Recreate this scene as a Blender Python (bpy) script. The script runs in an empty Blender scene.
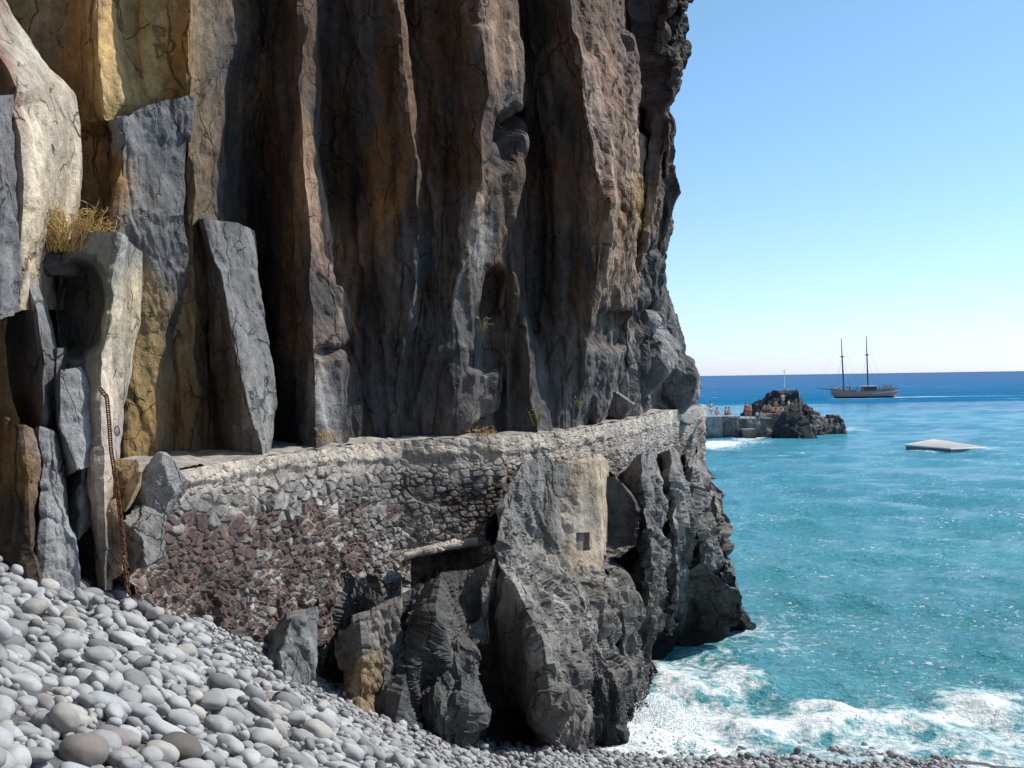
import bpy, math, random
import numpy as np
from mathutils import Matrix, Vector, Euler

rng = np.random.default_rng(7)
random.seed(7)
S = bpy.context.scene
COL = S.collection
R = math.radians

# ------------------------------------------------------------------ camera
HC = 7.5
F = 1000.0
PITCH, ROLL = -0.305, -0.88
camd = bpy.data.cameras.new('camera')
cam = bpy.data.objects.new('camera', camd)
COL.objects.link(cam)
camd.sensor_width = 36.0
camd.lens = 36.0 * F / 1024.0
camd.clip_start = 0.1
camd.clip_end = 60000
CM = Matrix.Rotation(R(90 + PITCH), 3, 'X') @ Matrix.Rotation(R(ROLL), 3, 'Z')
cam.matrix_world = Matrix.Translation((0, 0, HC)) @ CM.to_4x4()
S.camera = cam
CMn = np.array(CM)
S.render.resolution_x, S.render.resolution_y = 1024, 768


def P(x, y, d):
    """world point seen in direction of photo pixel (x, y) at world distance Y = d"""
    x = np.asarray(x, float); y = np.asarray(y, float); d = np.asarray(d, float)
    v = np.stack([(x - 512) / F, -(y - 384) / F, -np.ones_like(x)], -1) @ CMn.T
    v = v / v[..., 1:2]
    return v * d[..., None] + np.array([0, 0, HC])


def unP(p):
    q = (np.asarray(p) - np.array([0, 0, HC])) @ CMn
    return 512 + F * q[..., 0] / -q[..., 2], 384 - F * q[..., 1] / -q[..., 2]


# ------------------------------------------------------------------ noise
def h01(ix, iy, iz, s=0):
    n = (ix.astype(np.int64) * 374761393 + iy.astype(np.int64) * 668265263 + iz.astype(np.int64) * 2147483647 + s * 1274126177) & 0xFFFFFFFF
    n = ((n ^ (n >> 13)) * 1274126177) & 0xFFFFFFFF
    n = ((n ^ (n >> 16)) * 2246822519) & 0xFFFFFFFF
    n = n ^ (n >> 15)
    return (n & 0xFFFFFF) / float(0xFFFFFF)


def vnoise(p, s=0):
    i = np.floor(p).astype(np.int64); f = p - i
    f = f * f * f * (f * (f * 6 - 15) + 10)
    r = 0
    for dx in (0, 1):
        wx = f[..., 0] if dx else 1 - f[..., 0]
        for dy in (0, 1):
            wy = f[..., 1] if dy else 1 - f[..., 1]
            for dz in (0, 1):
                wz = f[..., 2] if dz else 1 - f[..., 2]
                r = r + wx * wy * wz * h01(i[..., 0] + dx, i[..., 1] + dy, i[..., 2] + dz, s)
    return r * 2 - 1


def fbm(p, o=4, s=0, g=0.5):
    a, r, t = 1.0, 0, 0
    for k in range(o):
        r = r + a * vnoise(p * (2.03 ** k) + 17.3 * k, s + k); t += a; a *= g
    return r / t


def ridged(p, o=4, s=0):
    a, r, t = 1.0, 0, 0
    for k in range(o):
        r = r + a * (1 - 2 * np.abs(vnoise(p * (2.1 ** k) + 9.1 * k, s + k))); t += a; a *= 0.5
    return r / t


def facet(p, s=0, tilt=1.0, k2=False):
    """fractured rock: every voronoi cell is a randomly tilted plane"""
    shp = p.shape[:-1]
    p = p.reshape(-1, 3)
    i = np.floor(p).astype(np.int64)
    best = np.full(len(p), 1e9); out = np.zeros(len(p)); sec = np.full(len(p), 1e9)
    for dx in (-1, 0, 1):
        for dy in (-1, 0, 1):
            for dz in (-1, 0, 1):
                c = i + np.array([dx, dy, dz])
                pt = np.stack([c[:, q] + 0.1 + 0.8 * h01(c[:, 0], c[:, 1], c[:, 2], s + 1 + q) for q in range(3)], -1)
                v = p - pt
                dd = (v * v).sum(-1)
                g = np.stack([h01(c[:, 0], c[:, 1], c[:, 2], s + 5 + q) - 0.5 for q in range(3)], -1)
                val = h01(c[:, 0], c[:, 1], c[:, 2], s + 9) - 0.5 + tilt * (v * g).sum(-1)
                m = dd < best
                sec = np.where(m, best, np.minimum(sec, dd))
                out = np.where(m, val, out); best = np.where(m, dd, best)
    if k2:
        return out.reshape(shp), (np.sqrt(sec) - np.sqrt(best)).reshape(shp)
    return out.reshape(shp)


def facetc(p, s=0, tilt=1.0):
    """continuous broken-block relief: upper envelope of randomly tilted planes"""
    shp = p.shape[:-1]
    p = p.reshape(-1, 3)
    i = np.floor(p).astype(np.int64)
    out = np.full(len(p), -9.0)
    for dx in (-1, 0, 1):
        for dy in (-1, 0, 1):
            for dz in (-1, 0, 1):
                c = i + np.array([dx, dy, dz])
                pt = np.stack([c[:, q] + 0.15 + 0.7 * h01(c[:, 0], c[:, 1], c[:, 2], s + 1 + q) for q in range(3)], -1)
                v = p - pt
                g = np.stack([h01(c[:, 0], c[:, 1], c[:, 2], s + 5 + q) - 0.5 for q in range(3)], -1)
                r = np.sqrt((v * v).sum(-1))
                val = 0.8 * (h01(c[:, 0], c[:, 1], c[:, 2], s + 9) - 0.5) + tilt * 1.5 * (v * g).sum(-1) - 2.2 * np.maximum(r - 0.42, 0) ** 1.5
                out = np.maximum(out, val)
    return np.clip(out, -1, 1).reshape(shp)


def sstep(a, b, x):
    t = np.clip((x - a) / (b - a), 0, 1)
    return t * t * (3 - 2 * t)


# ------------------------------------------------------------------ objects
def tag(o, label=None, cat=None, group=None, kind=None):
    if label: o['label'] = label
    if cat: o['category'] = cat
    if group: o['group'] = group
    if kind: o['kind'] = kind
    return o


def empty(name, loc=(0, 0, 0), parent=None):
    o = bpy.data.objects.new(name, None); COL.objects.link(o)
    o.location = loc; o.empty_display_size = 0.3
    if parent: o.parent = parent
    return o


def mesh_from(name, V, Fc, cols=None, smooth=False, attrs=None):
    """V (n,3), Fc list of arrays of quads / tris"""
    me = bpy.data.meshes.new(name)
    V = np.asarray(V, np.float32).reshape(-1, 3)
    arrs = Fc if isinstance(Fc, (list, tuple)) else [Fc]
    me.vertices.add(len(V)); me.vertices.foreach_set('co', V.ravel())
    loops = np.concatenate([np.asarray(a).ravel() for a in arrs]).astype(np.int32)
    counts = np.concatenate([np.full(len(a), np.asarray(a).shape[1]) for a in arrs]).astype(np.int32)
    starts = np.concatenate([[0], np.cumsum(counts)[:-1]]).astype(np.int32)
    me.loops.add(len(loops)); me.loops.foreach_set('vertex_index', loops)
    me.polygons.add(len(counts)); me.polygons.foreach_set('loop_start', starts)
    me.polygons.foreach_set('use_smooth', np.full(len(counts), smooth))
    me.update(calc_edges=True)
    if cols is not None:
        a = me.color_attributes.new('col', 'FLOAT_COLOR', 'POINT')
        c = np.ones((len(V), 4), np.float32); c[:, :3] = np.asarray(cols).reshape(-1, 3)
        a.data.foreach_set('color', c.ravel())
    if attrs:
        for k, v in attrs.items():
            a = me.attributes.new(k, 'FLOAT', 'POINT')
            a.data.foreach_set('value', np.asarray(v, np.float32).ravel())
    me.validate()
    return me


def obj(name, me, mat, parent=None, loc=None):
    o = bpy.data.objects.new(name, me); COL.objects.link(o)
    if mat and not me.materials: me.materials.append(mat)
    if parent:
        o.parent = parent
        pl = Vector(parent.location)
        o.matrix_parent_inverse = Matrix.Translation(-pl)   # children keep world coordinates
    if loc: o.location = loc
    return o


def gridfaces(nr, nc, off=0):
    r, c = np.meshgrid(np.arange(nr - 1), np.arange(nc - 1), indexing='ij')
    a = (r * nc + c).ravel() + off
    return np.stack([a, a + 1, a + nc + 1, a + nc], -1)


class MB:
    def __init__(s): s.v = []; s.f = []; s.n = 0
    def add(s, V, Fs):
        V = np.asarray(V, float).reshape(-1, 3); s.v.append(V)
        for f in Fs: s.f.append([i + s.n for i in f])
        s.n += len(V); return s
    def box(s, c, h, rz=0, taper=1.0):
        x, y, z = h; V = []
        for k, t in ((-1, 1), (1, taper)):
            for a, b in ((-1, -1), (1, -1), (1, 1), (-1, 1)): V.append((a * x * t, b * y * t, k * z))
        V = np.array(V); ca, sa = math.cos(rz), math.sin(rz)
        V = np.stack([V[:, 0] * ca - V[:, 1] * sa, V[:, 0] * sa + V[:, 1] * ca, V[:, 2]], -1) + np.array(c)
        return s.add(V, [(3, 2, 1, 0), (4, 5, 6, 7), (0, 1, 5, 4), (1, 2, 6, 5), (2, 3, 7, 6), (3, 0, 4, 7)])
    def tube(s, pts, rad, n=6, cap=True):
        pts = [Vector(p) for p in pts]
        rad = rad if hasattr(rad, '__len__') else [rad] * len(pts)
        V = []; Fs = []
        for i, p in enumerate(pts):
            t = (pts[min(i + 1, len(pts) - 1)] - pts[max(i - 1, 0)]).normalized()
            a = t.orthogonal().normalized() if i == 0 else (a0 - t * a0.dot(t)).normalized()
            a0 = a; b = t.cross(a)
            for k in range(n):
                an = 2 * math.pi * k / n; V.append(p + (a * math.cos(an) + b * math.sin(an)) * rad[i])
        for i in range(len(pts) - 1):
            for k in range(n):
                Fs.append((i * n + k, i * n + (k + 1) % n, (i + 1) * n + (k + 1) % n, (i + 1) * n + k))
        if cap:
            Fs.append(tuple(range(n - 1, -1, -1))); Fs.append(tuple((len(pts) - 1) * n + k for k in range(n)))
        return s.add([tuple(v) for v in V], Fs)
    def build(s, name, mat, parent=None, smooth=False, loc=None):
        me = bpy.data.meshes.new(name)
        me.from_pydata(np.concatenate(s.v).tolist(), [], s.f); me.update()
        if smooth: me.polygons.foreach_set('use_smooth', np.ones(len(me.polygons), bool))
        return obj(name, me, mat, parent, loc)


# ------------------------------------------------------------------ materials
class NT:
    def __init__(s, name):
        s.m = bpy.data.materials.new(name); s.m.use_nodes = True
        s.t = s.m.node_tree; s.t.nodes.clear()
        s.out = s.n('ShaderNodeOutputMaterial')
    def n(s, typ, **kw):
        nd = s.t.nodes.new(typ)
        for k, v in kw.items():
            if k.startswith('i_'):
                nd.inputs[k[2:].replace('_', ' ')].default_value = v
            else: setattr(nd, k, v)
        return nd
    def l(s, a, b): s.t.links.new(a, b)
    def noise(s, scale, detail=6, rough=0.6, co=None, dist=0.0):
        nd = s.n('ShaderNodeTexNoise'); nd.inputs['Scale'].default_value = scale
        nd.inputs['Detail'].default_value = detail; nd.inputs['Roughness'].default_value = rough
        nd.inputs['Distortion'].default_value = dist
        if co: s.l(co, nd.inputs['Vector'])
        return nd.outputs['Fac']
    def mapr(s, v, a, b, c, d):
        nd = s.n('ShaderNodeMapRange')
        for k, q in zip(('From Min', 'From Max', 'To Min', 'To Max'), (a, b, c, d)): nd.inputs[k].default_value = q
        s.l(v, nd.inputs['Value']); return nd.outputs['Result']
    def math(s, op, a, b=None, c=None):
        nd = s.n('ShaderNodeMath'); nd.operation = op
        for k, q in enumerate((a, b, c)):
            if q is None: continue
            if isinstance(q, (int, float)): nd.inputs[k].default_value = q
            else: s.l(q, nd.inputs[k])
        return nd.outputs[0]
    def mix(s, fac, a, b, mode='MIX'):
        nd = s.n('ShaderNodeMix'); nd.data_type = 'RGBA'; nd.blend_type = mode
        for k, q in ((0, fac), (6, a), (7, b)):
            if isinstance(q, (int, float)): nd.inputs[k].default_value = q
            elif isinstance(q, tuple): nd.inputs[k].default_value = (*q, 1) if len(q) == 3 else q
            else: s.l(q, nd.inputs[k])
        return nd.outputs[2]
    def geo(s): return s.n('ShaderNodeNewGeometry').outputs['Position']
    def objco(s): return s.n('ShaderNodeTexCoord').outputs['Object']
    def scale(s, co, v):
        nd = s.n('ShaderNodeMapping'); nd.inputs['Scale'].default_value = v; s.l(co, nd.inputs['Vector']); return nd.outputs[0]
    def attr(s, name, out='Color'):
        nd = s.n('ShaderNodeAttribute'); nd.attribute_name = name; return nd.outputs[out]
    def bsdf(s, col, rough=0.85, bump=None, bs=0.5, bd=0.02, spec=0.3, metal=0.0):
        b = s.n('ShaderNodeBsdfPrincipled')
        if isinstance(col, tuple): b.inputs['Base Color'].default_value = (*col, 1)
        else: s.l(col, b.inputs['Base Color'])
        if isinstance(rough, (int, float)): b.inputs['Roughness'].default_value = rough
        else: s.l(rough, b.inputs['Roughness'])
        b.inputs['Specular IOR Level'].default_value = spec
        b.inputs['Metallic'].default_value = metal
        if bump is not None:
            bn = s.n('ShaderNodeBump'); bn.inputs['Strength'].default_value = bs; bn.inputs['Distance'].default_value = bd
            s.l(bump, bn.inputs['Height']); s.l(bn.outputs[0], b.inputs['Normal'])
        s.l(b.outputs[0], s.out.inputs['Surface'])
        return b


def rock_mat(name, streak=0.5, fine=1.0, bd=0.05, spec=0.3, rough=0.8, zs=0.22, chip=True):
    t = NT(name); co = t.geo()
    st = t.noise(1.6, 5, 0.62, t.scale(co, (1, 1, zs)), 0.4)
    med = t.noise(5.0, 5, 0.65, co)
    fin = t.noise(34, 3, 0.75, co)
    c = t.attr('col')
    k = t.mapr(st, 0.3, 0.72, 1 - streak * 0.75, 1 + streak * 0.45)
    k = t.math('MULTIPLY', k, t.mapr(med, 0.32, 0.68, 0.72, 1.28))
    k = t.math('MULTIPLY', k, t.mapr(fin, 0.3, 0.7, 0.74, 1.26))
    cks = []
    cn = t.n('ShaderNodeTexNoise'); cn.inputs['Scale'].default_value = 1.5; cn.inputs['Detail'].default_value = 4; t.l(co, cn.inputs['Vector'])
    for (sc_, st3, wid, msk) in ((0.7, (1, .55, .26), 0.013, t.mapr(st, .44, .54, 0, 1)), (1.9, (1, .7, .5), 0.018, t.mapr(st, .52, .44, 0, 1))):
        vc = t.n('ShaderNodeTexVoronoi'); vc.feature = 'DISTANCE_TO_EDGE'; vc.inputs['Scale'].default_value = sc_
        cv = t.n('ShaderNodeVectorMath'); cv.operation = 'MULTIPLY_ADD'; t.l(cn.outputs['Color'], cv.inputs[0]); cv.inputs[1].default_value = (.42, .42, .42); t.l(t.scale(co, st3), cv.inputs[2])
        t.l(cv.outputs[0], vc.inputs['Vector'])
        cks.append(t.math('MULTIPLY', t.mapr(vc.outputs['Distance'], 0.0, wid, 1, 0), msk))
    ck = t.math('MAXIMUM', cks[0], cks[1])
    if chip: k = t.math('MULTIPLY', k, t.math('SUBTRACT', 1.0, t.math('MULTIPLY', ck, 0.72)))
    vm = t.n('ShaderNodeVectorMath'); vm.operation = 'SCALE'; t.l(c, vm.inputs[0]); t.l(k, vm.inputs['Scale'])
    vo = t.n('ShaderNodeTexVoronoi'); vo.inputs['Scale'].default_value = 5.5; vo.inputs['Randomness'].default_value = 1.0
    wp_ = t.n('ShaderNodeVectorMath'); wp_.operation = 'MULTIPLY_ADD'
    t.l(cn.outputs['Color'], wp_.inputs[0]); wp_.inputs[1].default_value = (.5, .5, .5); t.l(t.scale(co, (1, .6, .5)), wp_.inputs[2])
    t.l(wp_.outputs[0], vo.inputs['Vector'])
    sepc = t.n('ShaderNodeSeparateColor'); t.l(vo.outputs['Color'], sepc.inputs[0])
    h = t.math('ADD', t.math('MULTIPLY', med, 0.7), t.math('ADD', t.math('MULTIPLY', fin, 0.22), t.math('MULTIPLY', st, 0.35)))
    if chip: h = t.math('ADD', h, t.math('ADD', t.math('MULTIPLY', sepc.outputs[0], 0.28), t.math('SUBTRACT', t.math('MULTIPLY', vo.outputs['Distance'], 0.35), t.math('MULTIPLY', ck, 0.5))))
    t.bsdf(vm.outputs[0], rough, h, 0.75 * fine, bd, spec)
    return t.m


def plain(name, col, rough=0.7, var=0.15, sc=8.0, bd=0.01, metal=0.0, spec=0.3):
    t = NT(name); co = t.objco(); n = t.noise(sc, 5, 0.6, co)
    c = t.mix(n, tuple(v * (1 - var) for v in col), tuple(min(1, v * (1 + var)) for v in col))
    t.bsdf(c, rough, n, 0.3, bd, spec, metal); return t.m


M = {}
M['rock'] = rock_mat('cliff_rock', 0.6, 1.0, 0.09)
M['crag'] = rock_mat('crag_rock', 0.45, 1.0, 0.12, zs=0.6)
M['wall'] = rock_mat('masonry_stone', 0.3, 1.0, 0.035, zs=0.8, chip=False)
M['islet'] = rock_mat('islet_rock', 0.5, 1.0, 0.3, zs=1.0)
M['concrete'] = plain('sea_stained_concrete', (0.28, 0.28, 0.26), 0.8, 0.35, 1.5)
M['rust'] = plain('rusty_iron', (0.13, 0.055, 0.03), 0.75, 0.4, 40)
M['drygrass'] = plain('dry_straw', (0.55, 0.38, 0.15), 0.7, 0.3, 12)
M['soil'] = plain('dry_soil', (0.2, 0.13, 0.08), 0.9, 0.4, 20)
M['green'] = plain('yellow_green_leaf', (0.30, 0.30, 0.10), 0.6, 0.3, 12)
M['hull'] = plain('brown_varnished_hull', (0.15, 0.075, 0.06), 0.4, 0.2, 1.0)
M['hull_dark'] = plain('black_boot_top', (0.03, 0.03, 0.035), 0.5, 0.2, 1.0)
M['white'] = plain('white_paint', (0.75, 0.75, 0.73), 0.5, 0.06, 2.0)
M['deckwood'] = plain('deck_planks', (0.32, 0.22, 0.14), 0.6, 0.2, 2.0)
M['spar'] = plain('dark_spar_wood', (0.11, 0.085, 0.08), 0.5, 0.2, 1.0)
M['rope'] = plain('tarred_rope', (0.25, 0.24, 0.23), 0.8, 0.2, 1.0)
M['skin'] = plain('tanned_skin', (0.5, 0.29, 0.2), 0.55, 0.1, 8)
M['hair'] = plain('dark_hair', (0.04, 0.025, 0.02), 0.6, 0.2, 20)
for n_, c_ in dict(red=(0.6, 0.04, 0.05), navy=(0.03, 0.05, 0.16), white_cloth=(0.75, 0.75, 0.75), black=(0.02, 0.02, 0.02), blue=(0.08, 0.22, 0.55), pink=(0.65, 0.25, 0.3), yellow=(0.7, 0.5, 0.1)).items():
    M[n_] = plain('cloth_' + n_, c_, 0.8, 0.08, 8)

# ------------------------------------------------------------------ colour control points (albedo with light and shade of the faces painted in)
def idw(ctrl, x, y, p=3.0):
    c = np.array([(a, b) for a, b, *_ in ctrl], float); k = np.array([q[2] for q in ctrl], float)
    sh = x.shape; x = x.ravel(); y = y.ravel()
    out = np.zeros((len(x), 3)); w = np.zeros(len(x))
    for (cx, cy), kk in zip(c, k):
        ww = 1 / (((x - cx) ** 2 * 2.2 + (y - cy) ** 2 * 0.6) + 30) ** (p / 2)
        out += ww[:, None] * kk; w += ww
    return (out / w[:, None]).reshape(*sh, 3)


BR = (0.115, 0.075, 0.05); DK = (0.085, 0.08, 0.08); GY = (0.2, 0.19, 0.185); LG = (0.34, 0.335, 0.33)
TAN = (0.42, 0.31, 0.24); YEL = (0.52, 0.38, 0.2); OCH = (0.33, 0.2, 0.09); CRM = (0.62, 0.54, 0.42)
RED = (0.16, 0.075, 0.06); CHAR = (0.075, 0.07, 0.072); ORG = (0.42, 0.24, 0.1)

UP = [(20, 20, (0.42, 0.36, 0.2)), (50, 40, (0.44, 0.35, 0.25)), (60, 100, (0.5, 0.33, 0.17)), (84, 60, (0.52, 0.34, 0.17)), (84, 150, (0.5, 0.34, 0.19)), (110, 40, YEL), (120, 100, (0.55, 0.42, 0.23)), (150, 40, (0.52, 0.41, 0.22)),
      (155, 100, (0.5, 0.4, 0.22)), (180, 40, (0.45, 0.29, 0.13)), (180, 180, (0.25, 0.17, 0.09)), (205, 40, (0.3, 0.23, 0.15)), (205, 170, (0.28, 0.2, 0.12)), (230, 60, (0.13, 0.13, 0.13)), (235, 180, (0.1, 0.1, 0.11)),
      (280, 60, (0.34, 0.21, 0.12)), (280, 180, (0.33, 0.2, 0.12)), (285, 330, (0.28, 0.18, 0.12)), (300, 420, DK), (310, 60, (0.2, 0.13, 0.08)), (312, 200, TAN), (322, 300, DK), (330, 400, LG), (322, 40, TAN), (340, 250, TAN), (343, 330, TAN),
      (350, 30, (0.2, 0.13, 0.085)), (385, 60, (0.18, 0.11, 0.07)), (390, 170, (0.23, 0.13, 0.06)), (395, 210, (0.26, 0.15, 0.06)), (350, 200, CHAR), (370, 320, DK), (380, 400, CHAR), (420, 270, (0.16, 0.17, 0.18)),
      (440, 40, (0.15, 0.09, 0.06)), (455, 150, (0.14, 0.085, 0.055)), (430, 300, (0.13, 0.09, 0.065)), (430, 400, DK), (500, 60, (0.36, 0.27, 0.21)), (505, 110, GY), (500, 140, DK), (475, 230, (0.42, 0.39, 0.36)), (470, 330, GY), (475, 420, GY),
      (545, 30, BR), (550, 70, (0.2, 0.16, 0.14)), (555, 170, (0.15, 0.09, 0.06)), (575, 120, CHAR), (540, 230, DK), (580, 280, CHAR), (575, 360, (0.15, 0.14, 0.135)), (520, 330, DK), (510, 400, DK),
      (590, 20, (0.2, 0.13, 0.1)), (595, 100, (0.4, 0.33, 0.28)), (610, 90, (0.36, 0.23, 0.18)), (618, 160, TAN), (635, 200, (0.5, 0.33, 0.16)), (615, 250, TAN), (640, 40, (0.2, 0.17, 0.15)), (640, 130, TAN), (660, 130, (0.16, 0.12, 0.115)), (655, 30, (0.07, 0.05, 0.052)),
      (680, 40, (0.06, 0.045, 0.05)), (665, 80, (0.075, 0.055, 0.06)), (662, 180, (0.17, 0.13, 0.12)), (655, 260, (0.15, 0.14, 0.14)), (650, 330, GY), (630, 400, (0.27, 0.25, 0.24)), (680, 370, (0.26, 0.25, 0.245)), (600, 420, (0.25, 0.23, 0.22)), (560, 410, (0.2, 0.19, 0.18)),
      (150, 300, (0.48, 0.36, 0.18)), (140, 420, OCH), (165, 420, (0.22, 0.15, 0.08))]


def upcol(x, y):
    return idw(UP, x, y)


# ------------------------------------------------------------------ lofting
def resample(line, n, seed=0):
    a = np.array(line, float)
    s = np.concatenate([[0], np.cumsum(np.hypot(np.diff(a[:, 0]), np.diff(a[:, 1])))])
    t = np.linspace(0, s[-1], n)
    return np.stack([np.interp(t, s, a[:, k]) for k in range(3)], -1)


def loft(lines, nus, nv, bulge=None, jit=0.0):
    """lines of (px,py,distance) from top to bottom -> grid of world points rows x cols, and pixel coords"""
    L = [resample(l, nv) for l in lines]
    if jit:
        for i, l in enumerate(L):
            jr = np.random.default_rng(900 + i + int(abs(l[0, 0])))
            kn = np.cumsum(jr.uniform(16, 70, 40)) - 200
            l[:, 0] += jit * np.interp(l[:, 1], kn, jr.uniform(-0.75, 0.75, 40))
            kn = np.cumsum(jr.uniform(5, 16, 120)) - 200
            l[:, 0] += jit * np.interp(l[:, 1], kn, jr.uniform(-0.16, 0.16, 120))
    W = [P(l[:, 0], l[:, 1], l[:, 2]) for l in L]
    cols = []; pix = []; breaks = []
    for i in range(len(L) - 1):
        n = nus[i] if hasattr(nus, '__len__') else nus
        breaks.append(len(cols))
        last = i == len(L) - 2
        for k in range(n + (1 if last else 0)):
            t = k / n
            c = W[i] * (1 - t) + W[i + 1] * t
            if bulge:
                b = bulge[i] if hasattr(bulge, '__len__') else bulge
                c = c + np.array([0, -1, 0]) * b * 4 * t * (1 - t)
            cols.append(c); pix.append(L[i][:, :2] * (1 - t) + L[i + 1][:, :2] * t)
    breaks.append(len(cols) - 1)
    return np.stack(cols, 1), np.stack(pix, 1), breaks


def gnormals(G):
    du = np.gradient(G, axis=1); dv = np.gradient(G, axis=0)
    n = np.cross(du, dv)
    n /= np.linalg.norm(n, axis=-1, keepdims=True) + 1e-9
    n *= -1
    # smooth a little
    k = n.copy()
    for _ in range(3):
        k[1:-1, 1:-1] = (k[1:-1, 1:-1] * 2 + k[:-2, 1:-1] + k[2:, 1:-1] + k[1:-1, :-2] + k[1:-1, 2:]) / 6
    k /= np.linalg.norm(k, axis=-1, keepdims=True) + 1e-9
    # face the viewer
    v = np.array([0, 0, HC]) - G
    s = np.sign((k * v).sum(-1, keepdims=True)); s[s == 0] = 1
    return k * np.where(np.abs((k * v).sum(-1, keepdims=True)) > 0, 1, 1)


def rough_disp(G, amp=1.0, cell=0.9, zs=0.4, seed=0, a_f=0.22, a_n=0.10, a_s=0.03, ys=0.4, shear=0.8, prism=0.45):
    """fractured rock relief: blocks are tall, joints run steeply and slanted"""
    H = G.copy()
    H[..., 2] = G[..., 2] + shear * (G[..., 1] + 0.7 * G[..., 0])
    zz = zs * 0.55
    sc = np.array([1, ys, zz])
    warp = np.stack([vnoise(G * np.array([1.1, .5, .4]) + 31 * q, seed + 40 + q) for q in range(3)], -1) * np.array([.25, .4, .9])
    w2 = np.stack([vnoise(G * np.array([3.1, 1.4, 1.2]) + 31 * q, seed + 50 + q) for q in range(3)], -1) * np.array([.07, .12, .25])
    p = (H + warp) * sc / cell
    p2 = (H + warp + w2) * sc / cell
    d = a_f * 0.75 * facetc(p, seed) + a_f * 0.40 * facet(p2 * 2.1 + 5, seed + 20, 1.6) + a_f * 0.24 * facet(p2 * 4.3 + 9, seed + 60, 1.6)
    d = d + a_f * 0.13 * facet(p2 * 9.1 + 7, seed + 80, 1.6) + a_f * prism * facet((G + warp * .6) * np.array([1.5, .5, .1]), seed + 84, 1.5)
    cr_ = np.abs(fbm(H * np.array([1.0, 0.4, 0.2]) * 0.9, 3, seed + 88)); d = d - a_f * 0.16 * sstep(0.03, 0.0, cr_)
    d = d + a_n * 0.45 * ridged(H * np.array([2.4, 1.0, 0.45]), 5, seed + 90)
    d = d + a_n * fbm(H * sc * 0.8, 5, seed + 30) + a_s * fbm(G * np.array([4, 2.2, 2.0]), 4, seed + 33)
    return d * amp


def blur(D, n=1):
    for _ in range(n):
        E = np.pad(D, 1, mode='edge')
        D = 0.25 * E[1:-1, 1:-1] + 0.125 * (E[:-2, 1:-1] + E[2:, 1:-1] + E[1:-1, :-2] + E[1:-1, 2:]) + 0.0625 * (E[:-2, :-2] + E[2:, 2:] + E[:-2, 2:] + E[2:, :-2])
    return D


def chisel(G, a=1.0, seed=0, passes=((2.0, 1.0, 0.7, 0.11), (4.6, 2.4, 1.9, 0.055), (10.0, 5.5, 5.0, 0.026)), N0=None):
    """second pass: chipped, angular detail along the already broken surface"""
    sh = G.copy(); sh[..., 2] = G[..., 2] + 0.5 * G[..., 0] + 0.3 * G[..., 1]
    w = np.stack([fbm(G * np.array([1.3, .8, .8]) + 11 * q, 3, seed + 140 + q) for q in range(3)], -1) * 0.22
    for k, (fx, fy, fz, am) in enumerate(passes):
        N = gnormals(G) if N0 is None else N0
        q = (sh + w) * np.array([fx, fy, fz])
        mask = 0.55 + 0.75 * sstep(-0.3, 0.3, vnoise(G * np.array([.6, .4, .3]), seed + 150 + k))
        f = facetc(q, seed + 120 + 3 * k, 1.3)
        if k < 2: f = f - 0.6 * facetc(q * np.array([.83, 1.1, .77]) + 40, seed + 130 + 3 * k, 1.3)
        d = am * f * mask
        if k == 2: d = d + 0.02 * ridged(G * np.array([6, 4, 4]), 4, seed + 160)
        G = G + N * (d * a)[..., None]
    return G


def auto_nus(lines, px=1.8, wl_=0.068, lo=8, hi=115):
    r = []
    for a, b in zip(lines[:-1], lines[1:]):
        A, B = resample(a, 30), resample(b, 30)
        dp = np.abs(A[:, 0] - B[:, 0]).max(); dw = np.linalg.norm(P(A[:, 0], A[:, 1], A[:, 2]) - P(B[:, 0], B[:, 1], B[:, 2]), axis=1).mean()
        r.append(int(np.clip(max(dp / px, dw / wl_), lo, hi)))
    return r


def extend(G, top=None, back=1.5, bottom=0.0, sides=True):
    """close a lofted face: sides and top fold away from the beach"""
    def away(q):
        v = q * np.array([1, 1, 0.0]); return v / np.linalg.norm(v, axis=-1, keepdims=True)
    if sides:
        l = G[:, :1] + away(G[:, :1]) * back; r = G[:, -1:] + away(G[:, -1:]) * back
        G = np.concatenate([l, G, r], 1)
    if top:
        rows = []
        for k in (1.0, 0.66, 0.33):
            rr = G[:1] + away(G[:1]) * back * k + np.array([0, 0, -top * k * k]); rows.append(rr)
        G = np.concatenate(rows + [G], 0)
    return G


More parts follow.
